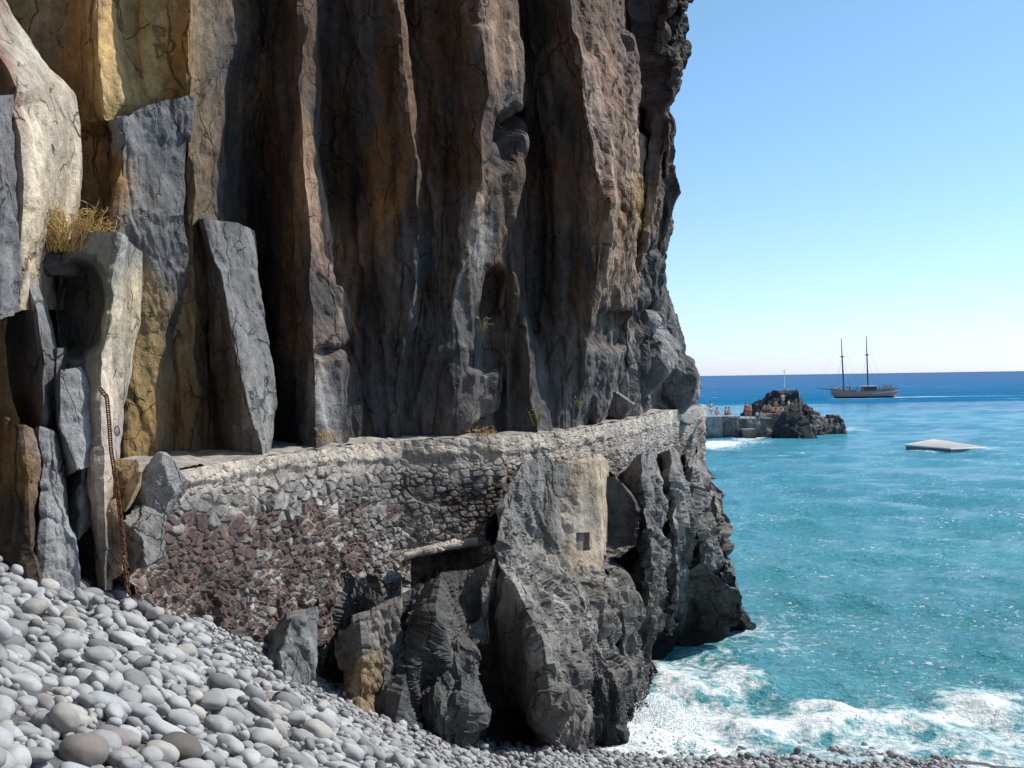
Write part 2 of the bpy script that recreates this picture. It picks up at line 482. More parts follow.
# ================================================================== THE CLIFF
cliff = empty('cliff', P(400, 440, 21.0).tolist())
tag(cliff, 'tall dark cliff of vertical basalt columns above the walkway and the sea', 'cliff', kind='structure')
BTM = 470
U = [
 [(-160,-120,15.5),(-160,660,15.5)],
 [(72,-120,16),(73,30,16),(78,90,16.1),(75,200,16.4),(70,300,16.5),(70,660,16.2)],
 [(92,-120,14.9),(94,0,14.9),(97,60,15),(99,100,15.1),(104,122,15.3),(106,135,16.1),(106,300,16.4),(106,660,16)],
 [(130,-120,15.9),(134,0,15.9),(138,60,16.0),(141,105,16.1),(135,135,16.5),(135,300,16.7),(135,660,16)],
 [(168,-120,16.0),(172,0,16.0),(176,50,16.1),(178,90,16.3),(175,120,16.8),(172,300,17),(172,660,16.8)],
 [(192,-120,15.7),(193,0,15.8),(190,60,15.9),(186,100,16.1),(190,200,16.7),(195,300,17.0),(200,660,17.2)],
 [(262,-120,18.0),(262,100,18.1),(258,200,18.3),(262,300,18.5),(275,BTM,18.6)],
 [(299,-120,17.3),(299,0,17.3),(301,120,17.3),(303,180,17.3),(310,240,17.5),(313,300,17.5),(315,370,17.6),(318,BTM,17.7)],
 [(317,-120,17.5),(319,0,17.5),(320,60,17.6),(322,130,17.7),(325,190,17.9),(330,240,17.9),(337,300,18.0),(343,360,18.1),(342,BTM,18.3)],
 [(323,-120,19.2),(325,0,19.2),(326,60,19.2),(328,130,19.3),(331,190,19.5),(337,240,19.5),(343,300,19.7),(347,360,19.8),(348,BTM,19.8)],
 [(390,-120,18.5),(395,0,18.5),(402,60,18.6),(410,120,18.7),(418,190,18.9),(421,250,19.1),(416,290,19.3),(406,330,19.9),(396,380,20.4),(392,BTM,20.6)],
 [(396,-120,20.3),(401,0,20.3),(408,60,20.3),(415,120,20.4),(422,190,20.5),(425,255,20.6),(421,310,20.7),(412,350,20.8),(403,400,20.9),(400,BTM,20.9)],
 [(478,-120,19.2),(480,0,19.2),(478,20,19.2),(486,70,19.3),(490,95,19.4),(482,130,19.5),(480,180,19.6),(470,210,19.6),(462,250,19.8),(455,300,20),(460,330,20.1),(458,380,20.2),(455,400,20.3),(460,BTM,20.5)],
 [(500,-120,20.9),(506,0,20.9),(515,50,21),(519,100,21.1),(522,150,21.2),(517,190,21.2),(512,215,21.2),(496,260,21.2),(488,310,21.4),(490,350,21.6),(492,400,21.8),(498,BTM,21.8)],
 [(506,-120,21.5),(512,0,21.5),(521,100,21.6),(523,150,21.6),(517,230,21.3),(514,275,20.8),(522,320,20.8),(532,370,20.9),(540,430,21),(541,BTM,21)],
 [(512,-120,22.2),(518,0,22.2),(524,100,22.2),(528,150,22.2),(526,230,22.1),(525,280,22),(533,320,22.1),(543,370,22.2),(550,430,22.3),(552,BTM,22.3)],
 [(565,-120,20.6),(568,0,20.6),(575,40,20.6),(585,90,20.8),(592,130,20.9),(597,170,21),(606,200,21.1),(604,240,21.3),(601,270,21.4),(600,310,21.6),(592,350,22),(582,400,22.5),(566,BTM,22.8)],
 [(594,-120,22),(598,0,22),(608,60,22.1),(618,130,22.3),(622,200,22.5),(616,270,22.7),(608,310,22.8),(603,340,23.4),(597,400,24.2),(590,BTM,24.4)],
 [(640,-120,24.8),(643,30,24.8),(648,80,24.9),(650,120,25),(647,170,25),(640,230,25.2),(631,270,25.2),(624,320,25.2),(612,360,25.2),(602,420,25),(600,BTM,25)],
 [(650,-120,24.2),(650,50,24.2),(655,100,24.4),(662,130,24.7),(656,180,25),(650,220,25.2),(643,250,25.3),(636,290,25.3),(627,312,25),(628,360,25.4),(630,420,26.5),(630,BTM,27)],
 [(664,-120,27.5),(664,110,27.6),(664,190,28),(656,260,28.4),(652,310,28.6),(648,360,29),(655,420,31),(655,BTM,32)],
 [(666,-120,28.5),(672,0,28.6),(671,15,28.7),(664,30,28.8),(668,55,29),(660,85,29),(655,108,29.2),(666,140,29.6),(668,170,30),(672,200,30.6),(670,235,31.5),(664,265,32.5),(667,290,33.6),(676,320,35),(685,345,36.5),(692,368,38),(694,395,39),(692,BTM,40)],
 [(690,-120,44),(694,0,44),(690,30,44),(688,85,44),(672,110,44),(674,170,44),(676,200,44),(668,265,44),(670,290,45),(682,320,46),(690,345,47),(696,368,48),(698,395,48),(698,BTM,49)],
]
SCL = [1, 1, 1, 1, 1, 1, 1.08, 1.05, 1.07, 1.03, 1.04, 1.03, 1.06, 1.05, 1.08, 1.08, 1.09, 1.15, 1.2, 1.17, 1.21, 1.1, 1.15]
U = [[(a, b, c * k) for a, b, c in l] for l, k in zip(U, SCL)]
nus = auto_nus(U)
G, PX, br = loft(U, nus, 310, None, 3.5)
N = gnormals(G)
x_, y_ = PX[..., 0], PX[..., 1]
amp = 0.55 + 0.5 * sstep(540, 640, x_) + 0.6 * sstep(280, 380, y_) * sstep(590, 640, x_)
amp = amp * (1 - 0.35 * sstep(250, 150, x_))
D = (rough_disp(G, 1.0, 1.1, 0.28, 3, a_f=0.3, a_n=0.06, prism=0.95) - 0.06 - 0.22 * sstep(630, 680, x_)) * amp
scoria = sstep(628, 655, x_) * sstep(120, 70, y_)
D = D + scoria * (0.5 * ridged(G * np.array([1.1, .7, 1.1]), 5, 77) + 0.35 * facetc(G * np.array([1.5, .7, 1.5]), 70) - 0.45)
for cx, cy, rx, ry, dp in ((506, 140, 14, 30, -0.7), (492, 300, 10, 34, -0.4), (466, 235, 14, 50, 0.2), (330, 352, 16, 8, -0.2), (478, 400, 16, 30, 0.35), (606, 330, 12, 22, -0.5), (640, 350, 12, 26, 0.3), (652, 280, 8, 30, 0.35), (440, 380, 22, 40, 0.2)):
    vv = (y_ - cy) / ry; uu_ = (x_ - cx) / rx + 0.5 * vv
    r = np.maximum(np.abs(uu_), np.abs(vv)) * 0.75 + 0.25 * np.hypot(uu_, vv) + 0.55 * fbm(G * np.array([1.3, .7, .9]), 4, 61)
    taper = np.where(dp < 0, np.clip(0.75 - 0.35 * vv, 0.2, 1.1), 0.8)
    D = D + dp * taper * sstep(1.05, 0.7, r)
G = G + N * blur(D, 1)[..., None]
G = chisel(G, (0.75 + 0.5 * sstep(560, 640, x_)) * (1 + 1.6 * scoria), 200)
wx = x_ + 10 * fbm(G * 0.9, 3, 5); wy = y_ + 26 * fbm(G * np.array([0.9, 0.9, 0.4]) + 3, 3, 6)
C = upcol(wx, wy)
# dark desert-varnish drips and grey lichen
chm = sstep(-0.14, 0.02, fbm(G * np.array([0.55, 0.3, 0.3]) + 21, 5, 97))[..., None] * sstep(150, 260, x_)[..., None]
chm = chm * (1 - 0.75 * sstep(575, 600, x_) * sstep(330, 280, y_))[..., None]; C = C * (1 - 0.72 * chm) + np.array([0.105, 0.105, 0.108]) * 0.72 * chm
drip = sstep(0.12, 0.5, fbm(G * np.array([2.2, 2.2, 0.22]), 4, 91))
C = C * (1 - 0.5 * drip[..., None] * sstep(0, 120, y_)[..., None])
rust = sstep(0.08, 0.28, fbm(G * np.array([1.1, 1.1, 0.35]) + 8, 4, 94))[..., None] * sstep(420, 250, y_)[..., None] * sstep(200, 270, x_)[..., None]
C = C * (1 - rust * 0.4) + np.array([0.22, 0.125, 0.06]) * rust * 0.4

C = 1.25 * np.clip(C, 0, 1) ** 1.3  # curve deepens shaded faces and lifts sunlit ones in the colour
groups = [(0, 2, 'recess'), (2, 5, 'yellow'), (5, 7, 'g'), (7, 10, ''), (10, 12, ''), (12, 14, ''), (14, 16, ''), (16, 19, ''), (19, 22, '')]
cuts = [0, 1, 4, 6, 9, 11, 13, 15, 18, 20, 22]
labs = ['brown shaded rock recess at the far left', 'yellow ochre column with a broken off foot', 'grey shaded column flank', 'tall column with a thin sunlit edge', 'rusty brown column bulging forward', 'column with a pale sunlit right face', 'narrow dark column foot', 'broad column with a pinkish tan sunlit face', 'thin dark column behind the tan face', 'rough black scoria crag at the seaward edge']
for k in range(len(cuts) - 1):
    a, b = br[cuts[k]], br[cuts[k + 1]]
    g = G[:, a:b + 1]
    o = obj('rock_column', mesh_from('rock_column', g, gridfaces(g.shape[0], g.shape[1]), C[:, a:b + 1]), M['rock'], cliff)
    o['label'] = labs[k]


def slab(name, lines, nus, nv, col, seed=0, amp=0.5, cell=0.7, zs=0.5, back=1.6, top=0.3, mat='rock', parent=cliff, label=None, dent=None, bulge=None, noise_col=0.25):
    G, PX, br = loft(lines, [int(v * 1.3) for v in nus], nv, bulge, 3.4)
    N = gnormals(G)
    x, y = PX[..., 0], PX[..., 1]
    D = rough_disp(G, amp, cell, zs, seed + 100)
    if dent is not None:
        dd_ = dent(x, y); D = D * (1 - np.clip(np.abs(dd_), 0, 1) * 0.8)
    G = G + N * blur(D, 1)[..., None]
    G = chisel(G, 0.6 * (amp / 0.5) ** 0.5, seed + 400)
    if dent is not None:
        v = G * np.array([1, 1, 0.0]); v /= np.linalg.norm(v, axis=-1, keepdims=True)
        G = G - v * dd_[..., None]
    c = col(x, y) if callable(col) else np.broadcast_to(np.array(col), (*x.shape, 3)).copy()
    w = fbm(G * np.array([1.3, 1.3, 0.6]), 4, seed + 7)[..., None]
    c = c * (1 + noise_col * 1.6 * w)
    c = 0.97 * np.clip(c, 0, 1) ** 1.25  # same contrast curve: shaded faces painted deeper, sunlit ones stay pale
    e = extend(G, top, back)
    nt = e.shape[0] - G.shape[0]
    c = np.concatenate([c[:, :1], c, c[:, -1:]], 1)
    if nt: c = np.concatenate([np.repeat(c[:1], nt, 0), c], 0)
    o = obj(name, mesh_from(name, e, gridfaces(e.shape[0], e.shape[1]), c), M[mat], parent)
    if label: o['label'] = label
    return o


def ctrl(*pts): return lambda x, y: idw(pts, x, y)


# pale buttress at the far left
slab('rock_slab', [[(-120,-160,12.4),(-120,320,12)], [(-34,-60,11.6),(-8,40,11.5),(8,72,11.4),(16,92,11.4),(11,108,11.4),(20,140,11.4),(24,200,11.4),(22,250,11.5),(18,310,11.5)],
      [(-20,-70,12.6),(8,14,12.9),(25,36,13),(40,60,13.1),(60,82,13.2),(71,98,13.3),(76,118,13.3),(76,152,13.3),(71,168,13.3),(69,205,13.3),(66,250,13.3),(58,310,13.3)]],
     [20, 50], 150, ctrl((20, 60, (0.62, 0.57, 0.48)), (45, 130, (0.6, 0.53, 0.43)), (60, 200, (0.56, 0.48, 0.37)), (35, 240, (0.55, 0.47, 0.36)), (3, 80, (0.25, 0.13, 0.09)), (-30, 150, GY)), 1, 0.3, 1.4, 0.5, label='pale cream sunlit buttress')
slab('rock_slab', [[(-120,88,11.2),(-120,320,11.2)], [(-5,96,10.7),(-3,200,10.7),(-4,320,10.8)], [(12,94,11.2),(14,140,11.2),(17,200,11.3),(15,250,11.4),(14,310,11.4)]],
     [16, 16], 90, (0.27, 0.265, 0.27), 2, 0.4, 0.5, 0.6, label='grey knobbly rock at the left edge')
# grey block, with the rock under it
slab('rock_slab', [[(104,128,16.3),(106,215,16.2),(100,300,16.6),(95,600,16.6)], [(121,118,14.9),(120,160,14.8),(118,215,14.8),(122,260,15.4),(126,330,16.0),(124,600,16.0)],
      [(148,105,15.3),(150,160,15.3),(150,215,15.3),(153,265,15.9),(160,330,16.7),(170,600,16.9)],
      [(191,94,16.0),(189,130,16.1),(188,160,16.1),(188,215,16.1),(188,270,16.9),(190,330,17.6),(192,600,17.8)]],
     [14, 26, 34], 260, ctrl((112, 180, OCH), (130, 130, (0.26, 0.27, 0.28)), (160, 150, (0.25, 0.26, 0.275)), (180, 200, (0.22, 0.22, 0.23)), (135, 235, LG), (140, 290, YEL), (140, 340, (0.5, 0.38, 0.2)), (138, 420, (0.36, 0.25, 0.12)), (165, 260, (0.18, 0.19, 0.2)), (175, 330, (0.16, 0.14, 0.12)), (170, 420, (0.24, 0.17, 0.1))), 3, 0.6, 0.8, 0.5, label='blue grey block with a rubble top above a yellow face')  # shadowed lower right painted darker than the lit yellow part
# big leaning slab
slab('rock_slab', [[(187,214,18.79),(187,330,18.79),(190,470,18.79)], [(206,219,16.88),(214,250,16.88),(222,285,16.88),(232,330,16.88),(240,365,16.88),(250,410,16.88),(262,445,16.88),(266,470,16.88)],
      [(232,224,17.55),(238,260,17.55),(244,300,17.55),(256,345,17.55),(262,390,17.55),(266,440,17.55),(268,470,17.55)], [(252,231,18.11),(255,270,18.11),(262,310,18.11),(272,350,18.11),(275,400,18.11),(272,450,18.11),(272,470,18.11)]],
     [40, 16, 16], 190, ctrl((195, 260, (0.1, 0.095, 0.095)), (215, 380, (0.13, 0.1, 0.075)), (200, 440, (0.14, 0.1, 0.07)), (235, 250, (0.3, 0.3, 0.3)), (255, 340, (0.29, 0.29, 0.295)), (268, 420, (0.3, 0.3, 0.29))), 4, 0.4, 0.8, 0.35, label='leaning slab with dark left face and grey sunlit right face')  # shaded left face painted dark, sunlit right face painted paler
# hollow rock


def dent(x, y):
    r = np.sqrt(((x - 83 + (y - 300) * 0.06) / 27) ** 2 + ((y - 308) / 54) ** 2)
    return -0.9 * sstep(1.05, 0.72, r) * (0.75 + 0.25 * sstep(330, 250, y))


slab('hollow_rock', [[(46,262,13.3),(50,330,13.2),(52,400,13),(62,470,12.9),(72,590,12.8)], [(62,246,12.5),(60,330,12.5),(62,400,12.5),(70,470,12.6),(80,590,12.6)], [(88,231,12.3),(92,300,12.3),(88,370,12.4),(88,480,12.5),(96,590,12.5)],
      [(118,233,12.25),(111,280,12.2),(104,340,12.1),(100,400,12.0),(101,470,12.0),(104,525,12.0),(106,590,12)], [(131,242,12.9),(124,280,12.8),(117,340,12.7),(112,400,12.6),(110,470,12.6),(109,525,12.6),(108,590,12.6)],
      [(142,257,13.8),(140,268,13.7),(132,330,13.6),(125,400,13.5),(121,470,13.4),(113,525,13.2),(110,590,13.2)]],
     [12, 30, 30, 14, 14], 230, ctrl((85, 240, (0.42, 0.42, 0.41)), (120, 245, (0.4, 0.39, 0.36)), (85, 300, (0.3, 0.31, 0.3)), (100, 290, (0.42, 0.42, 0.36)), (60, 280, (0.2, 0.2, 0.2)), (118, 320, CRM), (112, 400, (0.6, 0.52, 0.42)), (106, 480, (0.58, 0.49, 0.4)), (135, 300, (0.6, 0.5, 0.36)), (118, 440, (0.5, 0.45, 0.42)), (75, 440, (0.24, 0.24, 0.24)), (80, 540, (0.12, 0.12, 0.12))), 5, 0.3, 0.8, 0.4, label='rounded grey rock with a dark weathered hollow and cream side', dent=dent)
slab('rock_slab', [[(50,395,12.4),(55,440,12.3),(62,480,12.3)], [(62,370,11.75),(61,400,11.7),(60,425,11.7),(70,445,11.7),(80,470,11.8)], [(79,368,12.1),(90,395,12.1),(96,415,12.1),(96,435,12.1),(92,465,12.1)], [(84,370,12.6),(97,398,12.5),(101,420,12.4),(99,440,12.4),(95,465,12.4)]],
     [12, 24, 10], 60, (0.36, 0.365, 0.37), 6, 0.2, 0.8, 0.6, label='flat pale grey flake below the hollow')
slab('rock_slab', [[(52,352,12.3),(50,380,12.3),(48,420,12.3)], [(58,348,12.0),(56,375,12.0),(54,410,12)], [(68,346,12.4),(68,370,12.4),(66,400,12.4)]], [10, 12], 50, (0.33, 0.33, 0.33), 16, 0.25, 0.4, 0.6)
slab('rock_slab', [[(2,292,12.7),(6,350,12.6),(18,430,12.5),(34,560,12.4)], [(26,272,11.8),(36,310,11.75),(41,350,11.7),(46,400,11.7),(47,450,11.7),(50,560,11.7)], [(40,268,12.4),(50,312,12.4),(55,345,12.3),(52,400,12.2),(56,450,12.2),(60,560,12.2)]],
     [26, 18], 150, ctrl((20, 340, (0.095, 0.085, 0.085)), (30, 420, (0.09, 0.075, 0.07)), (45, 310, (0.34, 0.34, 0.34)), (50, 400, (0.33, 0.33, 0.33))), 7, 0.35, 0.6, 0.4, label='dark pointed rock with a pale sunlit edge')  # shade of the left face and sunlight on the edge painted in
slab('rock_slab', [[(-120,380,11.9),(-120,600,11.6)], [(-10,400,11.2),(-5,480,11.2),(0,600,11)], [(22,425,11.1),(27,480,11.1),(32,600,10.9)], [(46,440,11.9),(44,500,11.8),(40,600,11.6)]],
     [14, 24, 20], 130, ctrl((5, 430, (0.26, 0.14, 0.06)), (22, 470, (0.3, 0.19, 0.08)), (10, 520, (0.12, 0.09, 0.07)), (35, 450, (0.3, 0.26, 0.24)), (35, 530, (0.16, 0.12, 0.09))), 8, 0.6, 0.5, 0.5, label='rust stained rock at the beach edge')
slab('rock_slab', [[(34,440,12.2),(36,500,12),(38,600,11.9)], [(45,428,11.5),(42,480,11.4),(43,530,11.3),(40,600,11.2)], [(58,435,11.9),(55,470,11.8),(66,515,11.7),(78,560,11.6),(84,600,11.6)]],
     [10, 26], 120, (0.33, 0.33, 0.33), 9, 0.5, 0.45, 0.5, label='grey pointed rock rising from the pebbles')
slab('rock_slab', [[(56,470,12.3),(58,510,12.2),(62,560,12.2)], [(64,464,11.9),(62,500,11.9),(66,530,11.9)], [(69,466,12.2),(68,490,12.2),(70,520,12.2)]], [10, 10], 60, (0.34, 0.34, 0.335), 10, 0.3, 0.4, 0.5)
slab('rock_slab', [[(68,462,12.5),(70,500,12.5),(72,590,12.5)], [(84,450,12.0),(82,490,12.0),(78,540,12)], [(95,447,12.3),(92,490,12.25),(88,525,12.2)], [(102,447,12.7),(101,490,12.6),(92,540,12.6)]], [14, 14, 8], 80, (0.3, 0.3, 0.31), 11, 0.4, 0.45, 0.4)

# ------------------------------------------------------------------ lower sea cliff
LOW = [
 [(330,560,18.6),(345,640,17.8),(352,690,17.2),(360,780,16.6)],
 [(388,600,17.6),(385,640,17.0),(380,690,16.5),(378,780,15.8)],
 [(414,588,18.2),(406,632,17.7),(394,676,17.1),(388,705,16.6),(386,780,16)],
 [(440,572,18.0),(432,620,17.2),(412,660,16.8),(396,705,16.2),(390,780,15.6)],
 [(470,570,18.8),(455,630,18.2),(436,670,17.5),(420,710,17.0),(415,780,16.6)],
 [(492,560,18.6),(484,620,18.0),(474,660,17.2),(470,700,16.7),(462,780,16.4)],
 [(500,556,18.9),(494,620,18.6),(487,680,18.4),(484,720,18.4),(484,790,18.4)],
 [(520,462,20.4),(504,500,19.6),(500,548,18.7),(522,608,17.9),(541,648,17.5),(545,690,17.5),(538,722,17.9),(530,790,18)],
 [(548,456,21.4),(540,500,21.1),(534,540,20.6),(556,600,19.5),(568,650,19.0),(570,690,18.6),(578,725,18.4),(580,800,18.2)],
 [(560,462,21.5),(556,500,21.3),(550,555,20.9),(574,605,20.2),(572,650,19.8),(590,690,19.5),(600,720,19.4),(600,800,19.4)],
 [(596,452,22.8),(598,500,22.6),(598,560,22.2),(592,610,21.1),(598,650,20.2),(612,690,19.8),(624,730,19.9),(622,800,19.8)],
 [(602,452,24.9),(605,500,24.7),(604,560,24.0),(610,600,22.8),(616,650,22.4),(624,700,22.4),(630,800,22.4)],
 [(612,462,23.2),(611,520,22.7),(606,560,22.1),(618,600,21.7),(624,650,21.7),(630,700,21.9),(636,800,21.9)],
 [(618,462,25.0),(623,520,24.8),(626,560,24.4),(630,600,23.6),(638,650,23.4),(640,700,23.5),(644,800,23.3)],
 [(641,440,23.9),(647,500,23.2),(651,560,22.9),(649,600,22.7),(651,650,23.2),(647,690,23.6),(648,800,23.6)],
 [(657,440,27.0),(665,490,26.8),(661,540,26.3),(658,600,25.9),(659,650,26),(657,720,26.2)],
 [(668,436,26.2),(674,490,25.7),(677,540,25.2),(675,600,25.0),(667,640,25.8),(669,720,26.2)],
 [(680,440,29.4),(685,500,28.6),(691,545,28.2),(684,600,27.8),(682,650,27.7),(682,720,27.7)],
 [(688,440,28.2),(695,500,27.0),(706,550,26.5),(702,600,26.4),(693,655,26.8),(693,720,26.8)],
 [(694,450,33.5),(709,505,31.5),(716,560,30.5),(710,600,30),(712,660,29.7),(712,720,29.7)],
 [(701,400,43),(705,440,38),(707,465,35),(716,490,32.5),(726,535,30.5),(730,555,29.5),(737,585,28.7),(742,603,28.4),(736,632,28.6),(730,700,28.6)],
 [(704,400,52),(708,440,50),(708,465,48),(718,490,46),(728,535,44),(732,555,42),(740,585,40),(745,603,38),(739,632,38),(732,700,38)],
]
LOW = [[(a, b + (14 * max(0, 1 - (b - l[0][1]) / 120) if i >= 10 else 0), c) for a, b, c in l] for i, l in enumerate(LOW)]
nl = auto_nus(LOW)
G, PX, br = loft(LOW, nl, 250, None, 4.0)
N = gnormals(G)
x_, y_ = PX[..., 0], PX[..., 1]
sk = G.copy(); sk[..., 2] += 0.55 * sk[..., 0]       # bedding dips to the left
smoothface = np.exp(-(((x_ - 512) / 26) ** 2 + ((y_ - 670) / 50) ** 2))
D = rough_disp(sk, 1.0, 1.0, 0.5, 11, a_f=0.42, a_n=0.3, a_s=0.10, ys=0.35, shear=0.5) + 0.5 * 0.45 * facetc(sk * np.array([1.6, .3, .7]), 17) + 0.15 * ridged(sk * np.array([1.8, 0.5, 0.4]), 5, 15) - 0.2
D = D * (1 - 0.8 * smoothface) * (0.75 + 0.35 * sstep(560, 640, x_))
D = D * (1 - 0.85 * np.exp(-(((x_ - 572) / 26) ** 2 + ((y_ - 520) / 50) ** 2) ** 2)) * (0.25 + 0.75 * sstep(0, 45, np.arange(250))[:, None])
D = D - 0.25 * sstep(700, 725, x_)
# sea caves
for cx, cy, rx, ry, dp in ((510, 732, 22, 18, 0.6), (704, 618, 17, 40, 1.4), (668, 652, 13, 18, 0.9), (612, 520, 12, 40, 0.5)):
    D = D - dp * np.exp(-((((x_ - cx) / rx) ** 2 + ((y_ - cy) / ry) ** 2) ** 2))
# boulders at the foot
for cx, cy, rx, ry, dp in ((575, 672, 20, 18, 0.5), (558, 715, 32, 30, 0.7), (450, 712, 28, 22, 0.45), (610, 600, 26, 40, 0.6), (632, 610, 14, 40, 0.35), (600, 700, 22, 40, 0.3)):
    r = np.sqrt(((x_ - cx) / rx) ** 2 + ((y_ - cy) / ry) ** 2)
    r = r * (1 + 0.25 * fbm(G * 1.2, 3, 60)); D = D + 0.4 * dp * np.sqrt(np.clip(1 - r * r, 0, 1))
G = G + N * D[..., None]
G = chisel(G, 1.0 * (1 - 0.7 * smoothface) * (1 - 0.6 * np.exp(-(((x_ - 572) / 26) ** 2 + ((y_ - 520) / 50) ** 2) ** 2)), 300, N0=N)
LC = [(400, 640, (0.15, 0.15, 0.15)), (440, 600, (0.16, 0.155, 0.15)), (450, 700, (0.22, 0.22, 0.22)), (510, 670, (0.11, 0.105, 0.1)), (515, 730, (0.07, 0.065, 0.06)), (550, 640, (0.34, 0.33, 0.31)), (525, 510, (0.3, 0.29, 0.28)), (515, 580, (0.33, 0.32, 0.3)),  # lit ridges painted pale, shaded faces and caves painted dark
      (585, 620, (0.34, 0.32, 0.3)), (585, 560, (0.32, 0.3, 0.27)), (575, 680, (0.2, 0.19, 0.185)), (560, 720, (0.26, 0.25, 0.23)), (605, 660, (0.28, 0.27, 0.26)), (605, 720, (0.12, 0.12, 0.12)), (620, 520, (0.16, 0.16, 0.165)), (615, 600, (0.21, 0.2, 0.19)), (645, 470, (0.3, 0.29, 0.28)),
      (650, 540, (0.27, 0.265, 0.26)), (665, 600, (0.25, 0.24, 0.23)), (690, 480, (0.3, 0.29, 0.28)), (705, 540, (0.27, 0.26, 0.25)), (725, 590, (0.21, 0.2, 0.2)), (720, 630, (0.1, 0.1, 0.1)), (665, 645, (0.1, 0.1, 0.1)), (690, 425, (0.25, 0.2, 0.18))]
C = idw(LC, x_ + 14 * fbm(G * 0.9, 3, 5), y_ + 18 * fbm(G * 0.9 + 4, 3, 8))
C = C * (1 + 0.5 * fbm(sk * np.array([2.5, 2.5, 0.8]), 4, 44)[..., None])
wet = sstep(0.9, 0.1, G[..., 2] + 0.4 * fbm(G * 1.5, 3, 50)) * sstep(560, 620, x_)
C = C * (1 - 0.62 * wet[..., None])
C = 1.5 * np.clip(C, 0, 1) ** 1.6  # steep curve paints shaded rock darker and lit rock brighter
cuts = [0, 6, 9, 11, 15, 18, 20]
for k in range(len(cuts) - 1):
    a, b = br[cuts[k]], br[cuts[k + 1]]
    g = G[:, a:b + 1]
    obj('rock_buttress', mesh_from('rock_buttress', g, gridfaces(g.shape[0], g.shape[1]), C[:, a:b + 1]), M['crag'], cliff)['label'] = \
        ['slanting dark rock above the pebbles', 'large dark flat face with a pale ridge', 'pale buttress carrying the cream masonry', 'dark recessed crag above the splash', 'pale ridge between two shaded clefts', 'outermost crag standing in the sea'][k]

# ------------------------------------------------------------------ walkway ledge (behind the wall top)
WT = [(120,478,12.9),(180,470,14.1),(230,461,15.5),(300,452,17.4),(350,445,19.0),(400,441,20.2),(500,437,21.1),(560,431.5,22.9),(620,421,28),(660,412,34.5),(705,404,43.5)]
wt = np.array(WT)


def wtop(x):
    return np.interp(x, wt[:, 0], wt[:, 1]), np.interp(x, wt[:, 0], wt[:, 2])


xs = np.linspace(140, 705, 300)
ty, td = wtop(xs)
edge = P(xs, ty, td)
tg = np.gradient(edge[:, :2], axis=0); tg /= np.linalg.norm(tg, axis=1, keepdims=True)
nin = np.stack([-tg[:, 1], tg[:, 0], 0 * tg[:, 0]], -1)     # pointing inland (left of travel)
rows = []
for k in np.linspace(0.02, 4.0, 26):
    q = edge + nin * k; q[:, 2] += -0.015 + 0.03 * k + 0.06 * fbm(q * 3, 3, 2) + 0.05 * np.clip(facet(q * 3.0, 4), 0, 1)
    rows.append(q)
g = np.stack(rows, 0)
c = np.broadcast_to(np.array([0.33, 0.3, 0.27]), g.shape) * (1 + 0.35 * fbm(g * 3, 4, 3)[..., None])
walk = obj('walkway_path', mesh_from('walkway_path', g, gridfaces(*g.shape[:2]), c), M['wall'])
tag(walk, 'rough rubble walkway on the ledge between the stone wall and the cliff', 'path', kind='structure')

# ------------------------------------------------------------------ the masonry wall
wall = empty('stone_wall', P(300, 600, 16.5).tolist())
tag(wall, 'old rubble stone retaining wall with red and grey stones below the cliff columns', 'wall')
NC, NR = 620, 190
xs = np.linspace(128, 705, NC)
# spend the columns evenly in pixels; the bottom edge of the wall follows rock and beach
ty, td = wtop(xs)
by = np.interp(xs, [128, 160, 240, 320, 400, 470, 510, 560, 600, 640, 705], [640, 660, 700, 735, 740, 690, 610, 560, 530, 510, 500])
top = P(xs, ty, td)
bd_ = td * np.interp(xs, [128, 400, 500, 560, 705], [0.965, 0.93, 0.95, 0.99, 1.0])
bot = P(xs, by, bd_)
tt = np.linspace(0, 1, NR)[:, None, None]
G = top[None] * (1 - tt) + bot[None] * tt
px, py = unP(G)
N = gnormals(G)
uu = np.concatenate([[0], np.cumsum(np.linalg.norm(np.diff(top[:, :2], axis=0), axis=1))])
Ug = np.broadcast_to(uu[None], px.shape).copy(); Vg = G[..., 2].copy()
Uw = Ug + 0.09 * fbm(G * 3.5, 3, 3); Vw = Vg + 0.08 * fbm(G * 3.5 + 7, 3, 4) + 0.05 * np.sin(Ug * 0.7)
# stones: courses with varying sizes
sites = []
z = -1.0
zone_rng = np.random.default_rng(3)
while z < 7.0:
    hgt = zone_rng.uniform(0.08, 0.175)
    u = zone_rng.uniform(0, 0.2)
    while u < uu[-1] + 0.3:
        big = 1.0
        w = zone_rng.uniform(0.09, 0.32) * big
        sites.append((u + w / 2 + zone_rng.normal(0, 0.015), z + hgt / 2 + zone_rng.normal(0, 0.025), hgt * zone_rng.uniform(0.85, 1.15), w))
        u += w
    z += hgt
